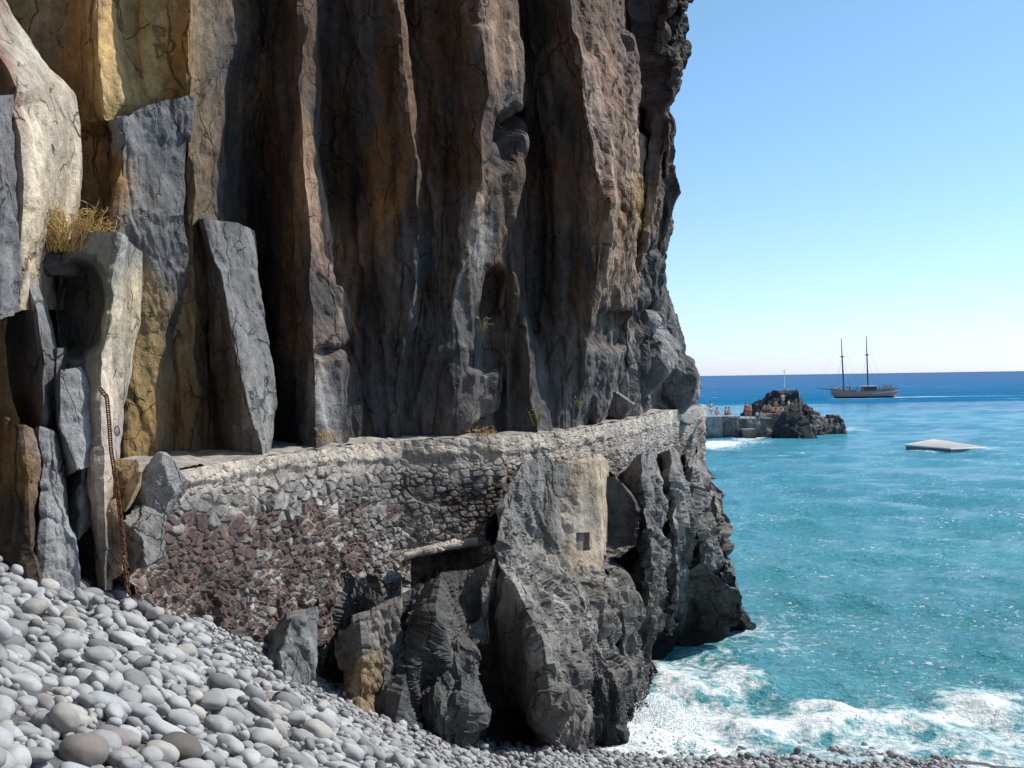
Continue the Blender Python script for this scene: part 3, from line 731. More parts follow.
# a course of larger grey boulders under the coping
sites = np.array(sites)
zc = 7.5 - 1.2
sx, sy_ = np.interp(sites[:, 0], uu, xs), None
bigrow = (sx > 185) & (sx < 395) & (sites[:, 1] < zc - 0.42) & (sites[:, 1] > zc - 1.0)
keep = ~(bigrow & (zone_rng.random(len(sites)) < 0.6))
sites = sites[keep]
from_site = np.zeros(px.size, int); d1 = np.full(px.size, 9.0); d2 = np.full(px.size, 9.0)
pu, pv = Uw.ravel(), Vw.ravel()
order = np.argsort(sites[:, 0]); sites = sites[order]
idx_u = np.argsort(pu)
CH = 3000
for s0 in range(0, len(idx_u), CH):
    ii = idx_u[s0:s0 + CH]
    lo = np.searchsorted(sites[:, 0], pu[ii].min() - 0.7); hi = np.searchsorted(sites[:, 0], pu[ii].max() + 0.7)
    ss = sites[lo:hi]
    dd = np.sqrt(((pu[ii][:, None] - ss[None, :, 0]) * 0.78) ** 2 + ((pv[ii][:, None] - ss[None, :, 1]) * 1.15) ** 2)
    o2 = np.argpartition(dd, 1, axis=1)[:, :2]
    a = np.take_along_axis(dd, o2, 1)
    from_site[ii] = lo + o2[:, 0]; d1[ii] = a[:, 0]; d2[ii] = a[:, 1]
sw = d1 > d2
gap = (d2 - d1).reshape(px.shape)
sid = from_site.reshape(px.shape)
stone = sstep(0.004, 0.045, gap)
sr = h01(sid, sid * 0, sid * 0, 5); sr2 = h01(sid, sid * 0 + 1, sid * 0, 6); sr3 = h01(sid, sid * 0 + 2, sid * 0, 9)
# zones (in the wall's own layout)
drop = (np.interp(px, xs, ty)) - py                # negative below the coping
below = -drop
coping = sstep(20, 12, below + 6 * fbm(G * 2.0, 3, 12)) * sstep(150, 190, px)
plaster = np.clip(sstep(34, 22, below + 10 * fbm(G * 1.6, 3, 13)) * sstep(150, 190, px), 0, 1)
flat = np.maximum(plaster * 0.8, coping)
relief = 0.045 * stone * (0.2 + 1.3 * sr2) * (1 - 0.75 * flat) + 0.03 * (sr - 0.5)
D = relief + 0.02 * fbm(G * 7, 3, 14) + 0.07 * fbm(G * 0.9, 3, 15) + 0.06 * coping + flat * 0.03 * fbm(G * 5, 4, 22)
# rougher, eroded lower parts
low = sstep(85, 150, below)
D = D + low * (0.15 * facet(G * 1.6, 31) + 0.06 * facet(G * 4, 33))
# niche opening with straight jambs and the shaded arch beside it
inx = sstep(411, 414, px) * sstep(483, 479, px)
ytop = np.interp(px, [410, 440, 480], [560, 552, 548]); ybot = np.interp(px, [410, 430, 480], [586, 590, 585])
niche = inx * sstep(-1.5, 1.0, py - ytop) * sstep(1.5, -1.0, py - ybot)
D = D - 0.5 * niche
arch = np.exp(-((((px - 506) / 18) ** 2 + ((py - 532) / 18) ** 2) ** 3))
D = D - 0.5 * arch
hole = np.exp(-((((px - 357) / 6) ** 2 + ((py - 590) / 7) ** 2) ** 2))
D = D - 0.25 * hole
G2 = G + N * D[..., None]
grey = np.array([0.29, 0.285, 0.28]); red = np.array([0.138, 0.1, 0.09]); mort = np.array([0.46, 0.44, 0.41]); dark = np.array([0.13, 0.125, 0.125])
redness = sstep(30, 80, below + 14 * fbm(G * 0.8, 3, 16)) * sstep(395, 330, px) * 0.72 + np.exp(-(((px - 180) / 40) ** 2)) * 0.3 * sstep(30, 60, below)
redness = redness + 0.85 * np.exp(-(((px - 535) / 45) ** 2 + ((py - 485) / 24) ** 2)) + 0.9 * np.exp(-(((px - 612) / 34) ** 2 + ((py - 445) / 12) ** 2)) + 0.9 * np.exp(-(((px - 685) / 14) ** 2 + ((py - 445) / 16) ** 2))
redness = 0.75 * redness + 0.26 * sstep(25, 60, below)
isred = sstep(-0.06, 0.06, redness - 0.12 - sr * 0.8)
sc = grey * (0.72 + 0.6 * sr3[..., None]) * (1 - isred[..., None]) + red * (0.7 + 0.75 * sr3[..., None]) * isred[..., None]
shade = np.exp(-(((px - 455) / 75) ** 2 + ((py - 495) / 24) ** 2))       # shadow band painted into stones and mortar
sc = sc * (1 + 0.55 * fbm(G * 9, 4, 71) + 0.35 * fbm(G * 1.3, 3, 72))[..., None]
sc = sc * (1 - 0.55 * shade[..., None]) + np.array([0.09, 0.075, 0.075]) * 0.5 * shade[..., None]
whit = sstep(0.0, 0.4, fbm(G * 1.6, 4, 17) + 0.08)[..., None]
mc = mort * whit + dark * 1.4 * (1 - whit)
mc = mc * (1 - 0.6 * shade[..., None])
C = sc * stone[..., None] + mc * (1 - stone[..., None])
pc = np.array([0.5, 0.46, 0.42]) * (1 + 0.35 * fbm(G * 2.5, 4, 18)[..., None])
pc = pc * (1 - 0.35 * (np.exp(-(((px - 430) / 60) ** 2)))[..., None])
warm = np.exp(-(((px - 565) / 30) ** 2 + ((py - 445) / 14) ** 2))[..., None]
pc = pc * (1 - warm * 0.5) + np.array([0.6, 0.5, 0.38]) * warm * 0.5
C = C * (1 - plaster[..., None] * 0.62) + pc * plaster[..., None] * 0.62
cp = coping[..., None] * (0.2 + 0.5 * sstep(-.2, .3, fbm(G * 1.5, 4, 77)))[..., None]
C = C * (1 - cp) + np.array([0.62, 0.57, 0.5]) * cp
C = C * (1 + 0.25 * (low * fbm(G * 2, 3, 19))[..., None])
C = C * (1 - 0.05 * sstep(0.3, 1.0, niche)[..., None]) * (1 - 0.6 * arch[..., None])  # niche and arch recesses painted darker in place of shade
m_ = xs <= 512
C = 0.98 * np.clip(C, 0, 1) ** 1.2 * np.array([1.05, 1.0, 0.95])
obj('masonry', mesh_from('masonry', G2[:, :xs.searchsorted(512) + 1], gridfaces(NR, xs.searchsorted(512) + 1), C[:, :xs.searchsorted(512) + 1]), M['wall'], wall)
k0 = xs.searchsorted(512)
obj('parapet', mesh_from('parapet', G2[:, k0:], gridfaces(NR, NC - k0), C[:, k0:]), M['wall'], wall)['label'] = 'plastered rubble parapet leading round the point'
# lintel over the niche and its sill
def bar(name, pts, half_h, depth, col, seed, parent, mat='wall', label=None):
    a = np.array(pts, float); n = 40
    l = resample(pts, n); c = P(l[:, 0], l[:, 1], l[:, 2])
    ring = []
    for k in range(16):
        an = 2 * math.pi * k / 16
        sx_ = math.copysign(abs(math.cos(an)) ** 0.6, math.cos(an)); sz_ = math.copysign(abs(math.sin(an)) ** 0.6, math.sin(an))
        ring.append(c + np.array([0.0, sx_ * depth, sz_ * half_h]))
    g = np.stack(ring + [ring[0]], 0)
    nrm = g - c[None]; nrm /= np.linalg.norm(nrm, axis=-1, keepdims=True)
    g = g + nrm * (0.05 * facet(g * 3, seed) + 0.02 * fbm(g * 9, 3, seed))[..., None]
    cc = np.broadcast_to(np.array(col), g.shape) * (1 + 0.4 * fbm(g * 4, 3, seed)[..., None])
    o = obj(name, mesh_from(name, g, gridfaces(*g.shape[:2]), cc), M[mat], parent)
    if label: o['label'] = label
    return o


dn = lambda x: np.interp(x, wt[:, 0], wt[:, 2]) * 0.955
bar('lintel', [(405, 556, dn(405) - .1), (440, 547, dn(440) - .1), (478, 541, dn(478) - .1)], 0.075, 0.22, (0.38, 0.33, 0.28), 51, wall, label='long flat lintel over the dark niche')
bar('sill', [(398, 592, dn(398) - .35), (430, 598, dn(430) - .4), (462, 588, dn(462) - .4), (480, 583, dn(480) - .3)], 0.07, 0.3, (0.4, 0.38, 0.35), 52, wall, 'crag')
# jutting rock in the wall foot
slab('rock_outcrop', [[(262,640,16.2),(258,670,15.6),(262,720,15.2)], [(292,618,15.4),(280,650,15.1),(285,720,14.7)], [(322,612,16.0),(318,650,15.6),(312,690,15.4),(300,720,15.4)]], [26, 26], 80, (0.27, 0.27, 0.27), 21, 0.6, 0.5, 0.6, label='grey rock jutting out of the wall foot')
slab('rock_outcrop', [[(340,640,16.9),(345,680,16.4),(350,730,16)], [(358,620,16.5),(362,660,16.2),(362,730,15.8)], [(392,600,17.3),(388,650,17.0),(380,690,16.6),(372,730,16.2)]], [22, 30], 80, ctrl((360, 640, (0.25, 0.23, 0.22)), (365, 675, (0.38, 0.28, 0.17)), (385, 650, (0.2, 0.19, 0.18))), 22, 1.0, 0.35, 0.9, label='broken brown rubble between wall and sea rock')

# cream masonry patch with a square hole
infill = empty('masonry_infill', P(572, 560, 20.8).tolist())
tag(infill, 'cream mortared masonry filling a cleft in the rock, with a small square hole', 'masonry')
lines = [[(574,462,21.85),(559,500,21.3),(547,555,20.8),(550,612,20.25)], [(595,454,22.7),(596,500,22.5),(596,560,22.1),(591,612,21.2)], [(602,454,24.0),(605,500,23.8),(604,560,23.3),(599,612,22.3)]]
G, PX, _ = loft(lines, [90, 24], 170)
N = gnormals(G); x_, y_ = PX[..., 0], PX[..., 1]
f1, gp = facet((G + 0.25 * fbm(G * 2, 2, 3)[..., None]) * np.array([3.8, 1.7, 5.0]), 61, 0.3, True)
D = 0.13 + 0.02 * sstep(0.0, 0.3, gp) * sstep(-.1, .3, fbm(G * .9, 2, 4)) + 0.06 * fbm(G * 2.5, 5, 8)
uq = np.linspace(0, 1, G.shape[1])[None, :] + 0.10 * fbm(G * 2.2, 4, 81); vq = np.linspace(0, 1, G.shape[0])[:, None] + 0.07 * fbm(G * 2.2, 4, 82)
D = blur(D, 2) - 0.35 * sstep(0.34, 0.0, uq) - 0.5 * sstep(0.72, 0.86, vq) - 0.15 * sstep(0.05, 0.0, vq)
sq = sstep(570.5, 572, x_) * sstep(584.5, 583, x_) * sstep(533, 535, y_) * sstep(551, 549.5, y_)
D = D - 0.8 * sq
G = G + N * D[..., None]
gm = sstep(-0.05, 0.35, fbm(G * 1.1 + 3, 4, 84))[..., None]
c = (np.array([0.43, 0.345, 0.25]) * (1 - 0.6 * gm) + np.array([0.29, 0.265, 0.235]) * 0.6 * gm) * (0.93 + 0.09 * sstep(0.02, 0.3, gp))[..., None] * (1 + 0.45 * fbm(G * 1.5, 5, 3)[..., None])
c = c * (1 - 0.85 * sq[..., None])  # inside of the hole painted dark to stand for shade
obj('infill_face', mesh_from('infill_face', G, gridfaces(*G.shape[:2]), c), M['rock'], infill)
# ------------------------------------------------------------------ plane-cut boulders
def ico(sub):
    import bmesh
    bm = bmesh.new(); bmesh.ops.create_icosphere(bm, subdivisions=sub, radius=1)
    V = np.array([v.co[:] for v in bm.verts]); Fc = np.array([[v.index for v in f.verts] for f in bm.faces]); bm.free()
    return V, Fc


ICO = {k: ico(k) for k in (1, 2, 3, 5)}


def boulder(name, c, size, seed, col, label=None, parent=None, sub=5, nplanes=10, rot=(0, 0, 0), mat='crag', cat=None, group=None):
    V, Fc = ICO[sub]
    r_ = np.random.default_rng(seed)
    n = r_.normal(size=(nplanes, 3)); n /= np.linalg.norm(n, axis=1, keepdims=True)
    h = r_.uniform(0.55, 1.0, nplanes)
    dt = V @ n.T
    rad = np.where(dt > 1e-3, h[None] / np.maximum(dt, 1e-3), 9).min(1)
    rad = np.minimum(rad, 1.3)
    W = V * rad[:, None]
    W = W * np.array(size)
    W = W @ np.array(Euler(rot).to_matrix()).T
    m = max(size)
    W = W + V * (0.07 * m * fbm(W / m * 3 + seed, 4, seed) + 0.05 * m * facet(W / m * 4 + seed, seed))[:, None]
    W = W + np.array(c)
    cc = np.array(col) * (1 + 0.5 * fbm(W * 1.6, 4, seed)[:, None])
    o = obj(name, mesh_from(name, W, Fc, cc), M[mat], parent)
    if label: o['label'] = label
    if cat: o['category'] = cat
    return o


for i, (x, y, d, sz, seed, col) in enumerate([(640, 372, 30, (0.95, 0.9, 0.95), 5, (0.23, 0.22, 0.215)), (640, 322, 29.5, (0.5, 0.5, 0.36), 6, (0.26, 0.25, 0.245)), (672, 372, 34, (0.75, 0.9, 1.2), 8, (0.2, 0.195, 0.19)), (683, 385, 38, (0.5, 0.8, 1.1), 9, (0.24, 0.23, 0.225)),
                                            (655, 410, 34.5, (1.3, 1.2, 0.55), 10, (0.27, 0.26, 0.25)), (612, 405, 26.5, (0.7, 0.7, 0.6), 11, (0.27, 0.255, 0.245)), (660, 345, 32, (0.5, 0.7, 0.7), 14, (0.22, 0.21, 0.21))]):
    boulder('cliff_foot_boulder', P(x, y, d * 1.13), tuple(q * 1.1 for q in sz), seed, col, None, cliff)

b1 = boulder('boulder', P(163, 486, 13.0), (0.36, 0.36, 0.34), 21, (0.28, 0.27, 0.26), 'grey boulder sitting on the left end of the stone wall', cat='boulder')
b2 = boulder('boulder', P(145, 545, 12.6), (0.36, 0.3, 0.42), 25, (0.27, 0.26, 0.25), 'grey rock built into the left end of the wall behind the chain', cat='boulder')
b3 = boulder('boulder', P(112, 548, 12.2), (0.14, 0.2, 0.46), 27, (0.26, 0.17, 0.11), 'rusty brown upright rock at the chain foot above the pebbles', cat='boulder', rot=(0, 0.1, 0))
b4 = boulder('boulder', P(122, 478, 12.75), (0.16, 0.25, 0.26), 28, (0.24, 0.15, 0.08), 'brown broken rock above the upright stone beside the chain', cat='boulder')
st = slab('leaning_stone', [[(121,508,12.4),(131,480,12.35),(136,472,12.35)], [(125,512,12.3),(136,485,12.25),(139,472,12.3)], [(128,508,12.5),(139,486,12.5),(140,476,12.5)]][::1], [6, 6], 24, (0.6, 0.48, 0.3), 29, 0.05, 0.4, 1, back=0.12, top=0.0, parent=None)
tag(st, 'thin cream coloured stone leaning beside the rusty chain', 'stone')

# ------------------------------------------------------------------ beach
def beach_z(X, Y):
    a = 5.84 - 0.46 * X - 0.257 * Y - 0.5 * sstep(-4.5, -3.1, X) * sstep(9.5, 14, Y) * sstep(0.9, -0.6, X)
    b = 0.15 * (20.9 - Y) - 0.035 * np.maximum(0, X - 5)
    k = 0.25
    m = np.maximum(a, b)
    return m + k * np.log(np.exp((a - m) / k) + np.exp((b - m) / k)) * 1.0 - k * 0.0


X, Y = np.meshgrid(np.linspace(-14, 16, 220), np.linspace(-6, 26, 240))
Z = beach_z(X, Y) - 0.14
g = np.stack([X, Y, Z], -1)
g[..., 2] += 0.04 * fbm(g * 1.2, 3, 2)
c = np.broadcast_to(np.array([0.12, 0.12, 0.125]), g.shape) * (1 + 0.4 * fbm(g * 6, 3, 8)[..., None])
tag(obj('beach_ground', mesh_from('beach_ground', g, gridfaces(*g.shape[:2]), c), M['crag']), 'steep beach ground under the pebbles sloping to the sea', 'beach', kind='structure')

t = NT('pebble_stone'); oc = t.objco(); inf = t.n('ShaderNodeObjectInfo')
n1 = t.noise(9, 5, 0.6, t.geo()); n2 = t.noise(90, 4, 0.7, t.geo())
c = t.attr('col')
k = t.math('MULTIPLY', t.mapr(n1, 0.3, 0.7, 0.86, 1.12), t.mapr(n2, 0.3, 0.7, 0.9, 1.1))
vm = t.n('ShaderNodeVectorMath'); vm.operation = 'SCALE'; t.l(c, vm.inputs[0]); t.l(k, vm.inputs['Scale'])
t.bsdf(vm.outputs[0], 0.75, t.math('ADD', n1, t.math('MULTIPLY', n2, 0.25)), 0.35, 0.012, 0.3)
M['pebble'] = t.m

# settle pebbles on a height grid in beach coordinates
CS = 0.02
gx0, gx1, gy0, gy1 = -8.0, 8.5, 4.0, 21.0
nx, ny = int((gx1 - gx0) / CS), int((gy1 - gy0) / CS)
HX, HY = np.meshgrid(gx0 + (np.arange(nx) + .5) * CS, gy0 + (np.arange(ny) + .5) * CS)
BZ = beach_z(HX, HY)
HT = np.full(BZ.shape, -0.16)          # height above the mean beach surface
prs = np.random.default_rng(11)


def visible(X, Y, m=60):
    z = beach_z(np.array(X), np.array(Y))
    px, py = unP(np.stack([X, Y, z], -1))
    return (px > -m) & (px < 1024 + m) & (py < 768 + m)


peb = []
SPEC = []


def place(X, Y, a, b, c, yaw, tilt1=0, tilt2=0, col=None, special=None):
    i0 = int((X - gx0) / CS); j0 = int((Y - gy0) / CS); r = int(a / CS) + 2
    ia, ib, ja, jb = max(i0 - r, 0), min(i0 + r + 1, nx), max(j0 - r, 0), min(j0 + r + 1, ny)
    if ib - ia < 3 or jb - ja < 3: return
    dx = HX[ja:jb, ia:ib] - X; dy = HY[ja:jb, ia:ib] - Y
    u = dx * math.cos(yaw) + dy * math.sin(yaw); v = -dx * math.sin(yaw) + dy * math.cos(yaw)
    q = 1 - (u / a) ** 2 - (v / b) ** 2
    m = q > 0
    if m.sum() < 4: return
    hh = c * np.sqrt(np.where(m, q, 0))
    sub = HT[ja:jb, ia:ib]
    A = np.stack([u[m], v[m], np.ones(m.sum())], -1)
    su, sv, s0 = np.linalg.lstsq(A, sub[m], rcond=None)[0]
    su, sv = float(np.clip(su, -.55, .55)), float(np.clip(sv, -.55, .55))
    plane = su * u + sv * v
    zc = np.quantile((sub + hh - plane)[m], 0.68)
    sub[m] = np.maximum(sub[m], (zc + plane + hh)[m])
    peb.append((X, Y, zc, a, b, c, yaw, math.atan(sv) + prs.normal(0, .06), -math.atan(su) + prs.normal(0, .06), col, special))


def gcol():
    b = prs.uniform(0.25, 0.42) if prs.random() < 0.82 else prs.uniform(0.15, 0.28)
    col = np.array([b, b * 0.995, b * 0.995])
    r_ = prs.random()
    if r_ < 0.04: col = b * np.array([1.06, 0.95, 0.92])
    elif r_ < 0.09: col = b * np.array([1.06, 1.01, 0.92])
    return col


def ray_beach(px, py):
    d = np.linspace(4, 22, 2000)
    p = P(np.full_like(d, px), np.full_like(d, py), d)
    z = beach_z(p[:, 0], p[:, 1])
    k = np.argmax(p[:, 2] < z)
    return p[k, 0], p[k, 1], d[k]


cand = []
for (n, lo, hi) in ((380, 0.25, 0.37), (3000, 0.17, 0.26), (9000, 0.11, 0.18), (15000, 0.055, 0.12), (700, 0.13, 0.27), (901, 0.08, 0.16)):
    k = 0
    while k < n:
        X = prs.uniform(gx0, gx1, 4000); Y = prs.uniform(gy0, gy1, 4000)
        ok = visible(X, Y)
        # thin out towards the water
        for x_, y_ in zip(X[ok], Y[ok]):
            if k >= n: break
            z_ = float(beach_z(np.array(x_), np.array(y_)))
            if z_ < -0.15: continue
            k += 1
            s = prs.uniform(lo, hi) * (0.72 if y_ > 13 else 1)
            cand.append((x_, y_, s, 2 if n in (700, 901) else 1))
# big named pebbles first, where the photo shows them
named = [(180, 731, 0.30, 0.25, 0.2, 0.2, (0.13, 0.115, 0.1), 'dark brown pitted round pebble near the bottom left'),
         (84, 732, 0.3, 0.24, 0.2, 1.2, (0.19, 0.165, 0.15), 'dark brownish smooth boulder pebble left of the pitted one'),
         (127, 626, 0.40, 0.26, 0.16, -0.35, (0.46, 0.46, 0.465), 'large pale oval pebble near the foot of the wall'),
         (140, 692, 0.38, 0.17, 0.12, -0.45, (0.34, 0.345, 0.36), 'long smooth grey pebble lying between upright ovals'),
         (108, 684, 0.33, 0.19, 0.14, 0.6, (0.36, 0.365, 0.38), 'grey oval pebble tilted up beside the long one'),
         (170, 712, 0.46, 0.17, 0.12, -0.2, (0.44, 0.44, 0.45), 'long pale pebble behind the dark pitted one'),
         (90, 758, 0.4, 0.17, 0.13, 0.3, (0.38, 0.385, 0.4), 'long grey pebble at the bottom edge'),
         (190, 645, 0.36, 0.2, 0.12, 0.2, (0.36, 0.365, 0.37), 'flat grey pebble touching the wall foot')]
for (px_, py_, a, b, c_, yaw, col, lab) in named:
    X, Y, d = ray_beach(px_, py_ + 6)
    place(X, Y, a * 0.5, b * 0.5, c_ * 0.5, yaw, 0, 0, np.array(col), lab)
    HT[np.hypot(HX - X, HY - Y) < a * 0.3] += 0.0
nm = len(peb)
forb = [(p[0], p[1], p[3]) for p in peb]
for (x_, y_, s, lay) in cand:
    if any((x_ - a) ** 2 + (y_ - b) ** 2 < (r * 0.8 + s * 0.3) ** 2 for a, b, r in forb): continue
    a = s * 0.5; b = a * prs.uniform(0.58, 0.9); c_ = a * prs.uniform(0.42, 0.66); yaw = prs.uniform(0, math.pi)
    jj, qq = int((y_ - gy0) / CS), int((x_ - gx0) / CS)
    if not (2 < jj < ny - 3 and 2 < qq < nx - 3): continue
    if lay < 2:
        free = True                      # only into a gap that is still open
        for ku, kv in ((0, 0), (.62, 0), (-.62, 0), (0, .62), (0, -.62)):
            du = a * ku; dv = b * kv
            j2 = min(max(int((y_ + du * math.sin(yaw) + dv * math.cos(yaw) - gy0) / CS), 0), ny - 1); q2 = min(max(int((x_ + du * math.cos(yaw) - dv * math.sin(yaw) - gx0) / CS), 0), nx - 1)
            if HT[j2, q2] > -0.10 + 0.2 * c_: free = False; break
        if not free: continue
    elif HT[jj, qq] > 0.16: continue
    place(x_, y_, a, b, c_, yaw, 0, 0, gcol())


def pebble_mesh(pb, sub, world):
    X, Y, zc, a, b, c_, yaw, t1, t2, col, sp = pb
    V, Fc = ICO[sub]
    sd = int(abs(X * 1000) + abs(Y * 777)) % 9973
    pw = 0.86
    W = np.sign(V) * np.abs(V) ** pw
    W = W / np.maximum(np.linalg.norm(W, axis=1, keepdims=True), 1e-6) * (np.linalg.norm(W, axis=1, keepdims=True) ** 0.7)
    W = W * (1 + 0.17 * fbm(V * 1.2 + sd, 2, sd % 50)[:, None])
    if sp and 'pitted' in sp: W = W * (1 + 0.05 * fbm(V * 9, 3, 5)[:, None])
    W = W * np.array([a, b, c_])
    nrm = Vector((0.454, 0.257, 1)).normalized() if beach_z(np.array(X), np.array(Y)) > 0.5 else Vector((0, 0.1, 1)).normalized()
    Rm = Vector((0, 0, 1)).rotation_difference(nrm).to_matrix() @ Euler((t1, t2, yaw)).to_matrix()
    W = W @ np.array(Rm).T
    base = np.array([X, Y, float(beach_z(np.array(X), np.array(Y))) + zc])
    cc = np.broadcast_to(col, W.shape)
    return W, Fc, base, cc


info = []
for i, pb in enumerate(peb):
    z = float(beach_z(np.array(pb[0]), np.array(pb[1]))) + pb[2]
    px_, py_ = unP(np.array([pb[0], pb[1], z + 0.02]))
    # still showing? compare with the settled surface
    j = min(max(int((pb[1] - gy0) / CS), 0), ny - 1); q = min(max(int((pb[0] - gx0) / CS), 0), nx - 1)
    covered = HT[j, q] - (pb[2] + pb[5])
    vis = (-3 < px_ < 1027) and py_ < 772 and covered < 0.03
    info.append((pb[3] * pb[4] / pb[1] ** 2 if vis else -1, i))
ranked = sorted(info, reverse=True)
indiv = set(i for s, i in ranked[:292]) | set(range(nm))
allV, allF, allC, off = [], [], [], 0
for i, pb in enumerate(peb):
    if i in indiv:
        W, Fc, base, cc = pebble_mesh(pb, 3, False)
        o = obj('pebble', mesh_from('pebble', W, Fc, cc, True), M['pebble'], None, base.tolist())
        if pb[10]: tag(o, pb[10], 'pebble')
        else: tag(o, 'smooth rounded grey pebble lying among many others on the steep beach', 'pebble', 'loose grey pebbles on the beach')
    else:
        W, Fc, base, cc = pebble_mesh(pb, 2, True)
        allV.append(W + base); allF.append(Fc + off); allC.append(cc); off += len(W)
if allV:
    o = obj('pebbles', mesh_from('pebbles', np.concatenate(allV), np.concatenate(allF), np.concatenate(allC), True), M['pebble'])
    tag(o, 'countless smaller grey pebbles filling the steep beach', 'pebbles', kind='stuff')
print('pebbles', len(peb))

# ------------------------------------------------------------------ sea
nr, ncs = 760, 560
k = np.arange(nr)
Ys = 9.0 * (40000 / 9.0) ** (k / (nr - 1))
tn = np.linspace(-0.75, 1.1, ncs)
Yg, Tg = np.meshgrid(Ys, tn, indexing='ij')
Xg = Yg * Tg
step = Ys * (math.log(40000 / 9.0) / (nr - 1))
st_ = np.broadcast_to(step[:, None], Xg.shape)
Zg = np.zeros_like(Xg)
wr = np.random.default_rng(5)
for i in range(34):
    lam = 9.0 * 0.87 ** i + 0.35
    th = R(wr.normal(-112, 32))
    kx, ky = math.cos(th) * 2 * math.pi / lam, math.sin(th) * 2 * math.pi / lam
    ampw = 0.0135 * lam ** 0.95 * (0.55 if lam > 4 else 0.8 if lam > 2 else 1.7)
    fade = sstep(0.45, 0.2, st_ / lam)
    ph = kx * Xg + ky * Yg + wr.uniform(0, 6.28) + 1.2 * vnoise(np.stack([Xg / (lam * 3), Yg / (lam * 3), np.full_like(Xg, i)], -1), i)
    w = np.sin(ph)
    Zg += fade * ampw * (w + 0.35 * w * w)
shore = np.clip((Yg - 15) / 40, 0.5, 1)
Zg *= shore * 1.15
pz = np.stack([Xg, Yg, 0 * Xg], -1)
# breaking waves in front of the pebbles
def crest(Yc, wid, hgt, x0, x1, sd):
    yc = Yc + 0.5 * vnoise(np.stack([Xg * 0.5, 0 * Xg, 0 * Xg + sd], -1), sd) + 0.25 * vnoise(np.stack([Xg * 1.7, 0 * Xg, 0 * Xg + sd], -1), sd + 1)
    h = hgt * (0.9 + 0.3 * vnoise(np.stack([Xg * 0.9, 0 * Xg, 0 * Xg + sd + 9], -1), sd + 2)) * sstep(x0 - 1.0, x0 + 1.0, Xg) * sstep(x1 + 2, x1 - 2, Xg)
    t_ = (Yg - yc)
    return h * np.where(t_ > 0, np.exp(-(t_ / wid) ** 2), np.exp(-(t_ / (wid * 0.38)) ** 2)), yc


c1, yc1 = crest(20.9, 1.1, 0.42, 4.6, 7.0, 3)
c2, yc2 = crest(21.5, 1.0, 0.2, 6.0, 19.0, 13)
c3, yc3 = crest(23.5, 1.6, 0.3, 3.5, 6.5, 23)
Zg = Zg + c1 + c2 + c3
# foam density
fn = fbm(pz * 0.35, 4, 3); fn2 = fbm(pz * 0.9, 4, 8)
foam = np.zeros_like(Xg)
foam += 1.1 * sstep(0.1, 0.3, c1) * sstep(yc1 + 0.9, yc1 - 0.1, Yg) + 0.62 * sstep(0.04, 0.16, c2) * sstep(yc2 + 0.8, yc2 - 0.3, Yg) + 0.6 * sstep(0.1, 0.25, c3)
pxs, pys = unP(np.stack([Xg, Yg, 0 * Xg], -1))
surf = sstep(24.6, 21.6, Yg + 1.6 * fn) * sstep(1.2, 3.0, Xg)
foam += 0.72 * surf
left_ = sstep(6.2, 3.4, Xg + 0.9 * fn) * sstep(27.5, 24.5, Yg + 1.5 * fn) * sstep(1, 2, Xg)
foam += 0.72 * left_
spl = np.exp(-(((Xg - 2.75) / 0.9) ** 2 + ((Yg - 21.3) / 1.6) ** 2))
foam += 0.8 * spl; Zg += 0.25 * spl * (1 + fn2)
foam += 0.5 * np.exp(-(((Xg - 6.4 - (Yg - 28) * 0.1) / 2.2) ** 2 + ((Yg - 28.6) / 1.3) ** 2))
foam += 0.42 * np.exp(-(((Yg - 26.0 - 0.1 * Xg) / 0.55) ** 2)) * sstep(4, 5, Xg) * sstep(10, 7, Xg)
foam += 0.3 * np.exp(-(((Yg - 30.5) / 1.0) ** 2)) * sstep(6.5, 7.5, Xg) * sstep(14, 9, Xg)
foam = foam * (0.75 + 0.5 * fn2)
# around pier and islet
def foam_seg(ax, ay, bx, by, w, s):
    global foam
    A = np.array([ax, ay]); B = np.array([bx, by]); ab = B - A
    t_ = np.clip(((Xg - ax) * ab[0] + (Yg - ay) * ab[1]) / (ab @ ab), 0, 1)
    dist = np.hypot(Xg - ax - t_ * ab[0], (Yg - ay - t_ * ab[1]) * 0.6)
    foam = np.maximum(foam, s * np.exp(-(dist / w) ** 2) * (0.8 + 0.6 * fn))


def wl(x, y):
    yh = 379.9 - (x - 512) * 0.0154
    d = HC * F / (y - yh); q = P(x, y, d); return float(q[0]), float(q[1])


for (a, b, w, s) in (((706, 448), (735, 444), 3.4, 1.1), ((735, 443), (760, 439), 1.8, 0.95), ((756, 439), (800, 438), 1.6, 0.9), ((800, 436), (842, 433), 1.5, 0.7), ((842, 432.5), (862, 432), 1.6, 0.75), ((842, 431), (848, 430), 2.0, 0.6)):
    foam_seg(*wl(*a), *wl(*b), w, s)
# wake of the ship
for (a, b, w, s) in (((894, 398.5), (945, 397.6), 1.8, 1.3), ((945, 397.6), (1060, 396.5), 1.6, 0.85), ((830, 400), (862, 400), 1.6, 0.8), ((862, 400), (890, 399.5), 1.0, 0.6)):
    foam_seg(*wl(*a), *wl(*b), w, s)
for (a, b, w, s) in (((897, 453), (930, 455), 0.7, 0.75), ((985, 452), (998, 449), 0.6, 0.7)):
    foam_seg(*wl(*a), *wl(*b), w, s)
g = np.stack([Xg, Yg, Zg], -1)
sea_me = mesh_from('sea', g, gridfaces(nr, ncs), None, True, {'foam': foam})
t = NT('sea_water'); co = t.geo(); sp = t.n('ShaderNodeSeparateXYZ'); t.l(co, sp.inputs[0])
dist = sp.outputs['Y']
lg = t.math('LOGARITHM', dist, 10.0)
big = t.noise(0.02, 4, 0.6, t.scale(co, (1, 0.35, 1)))
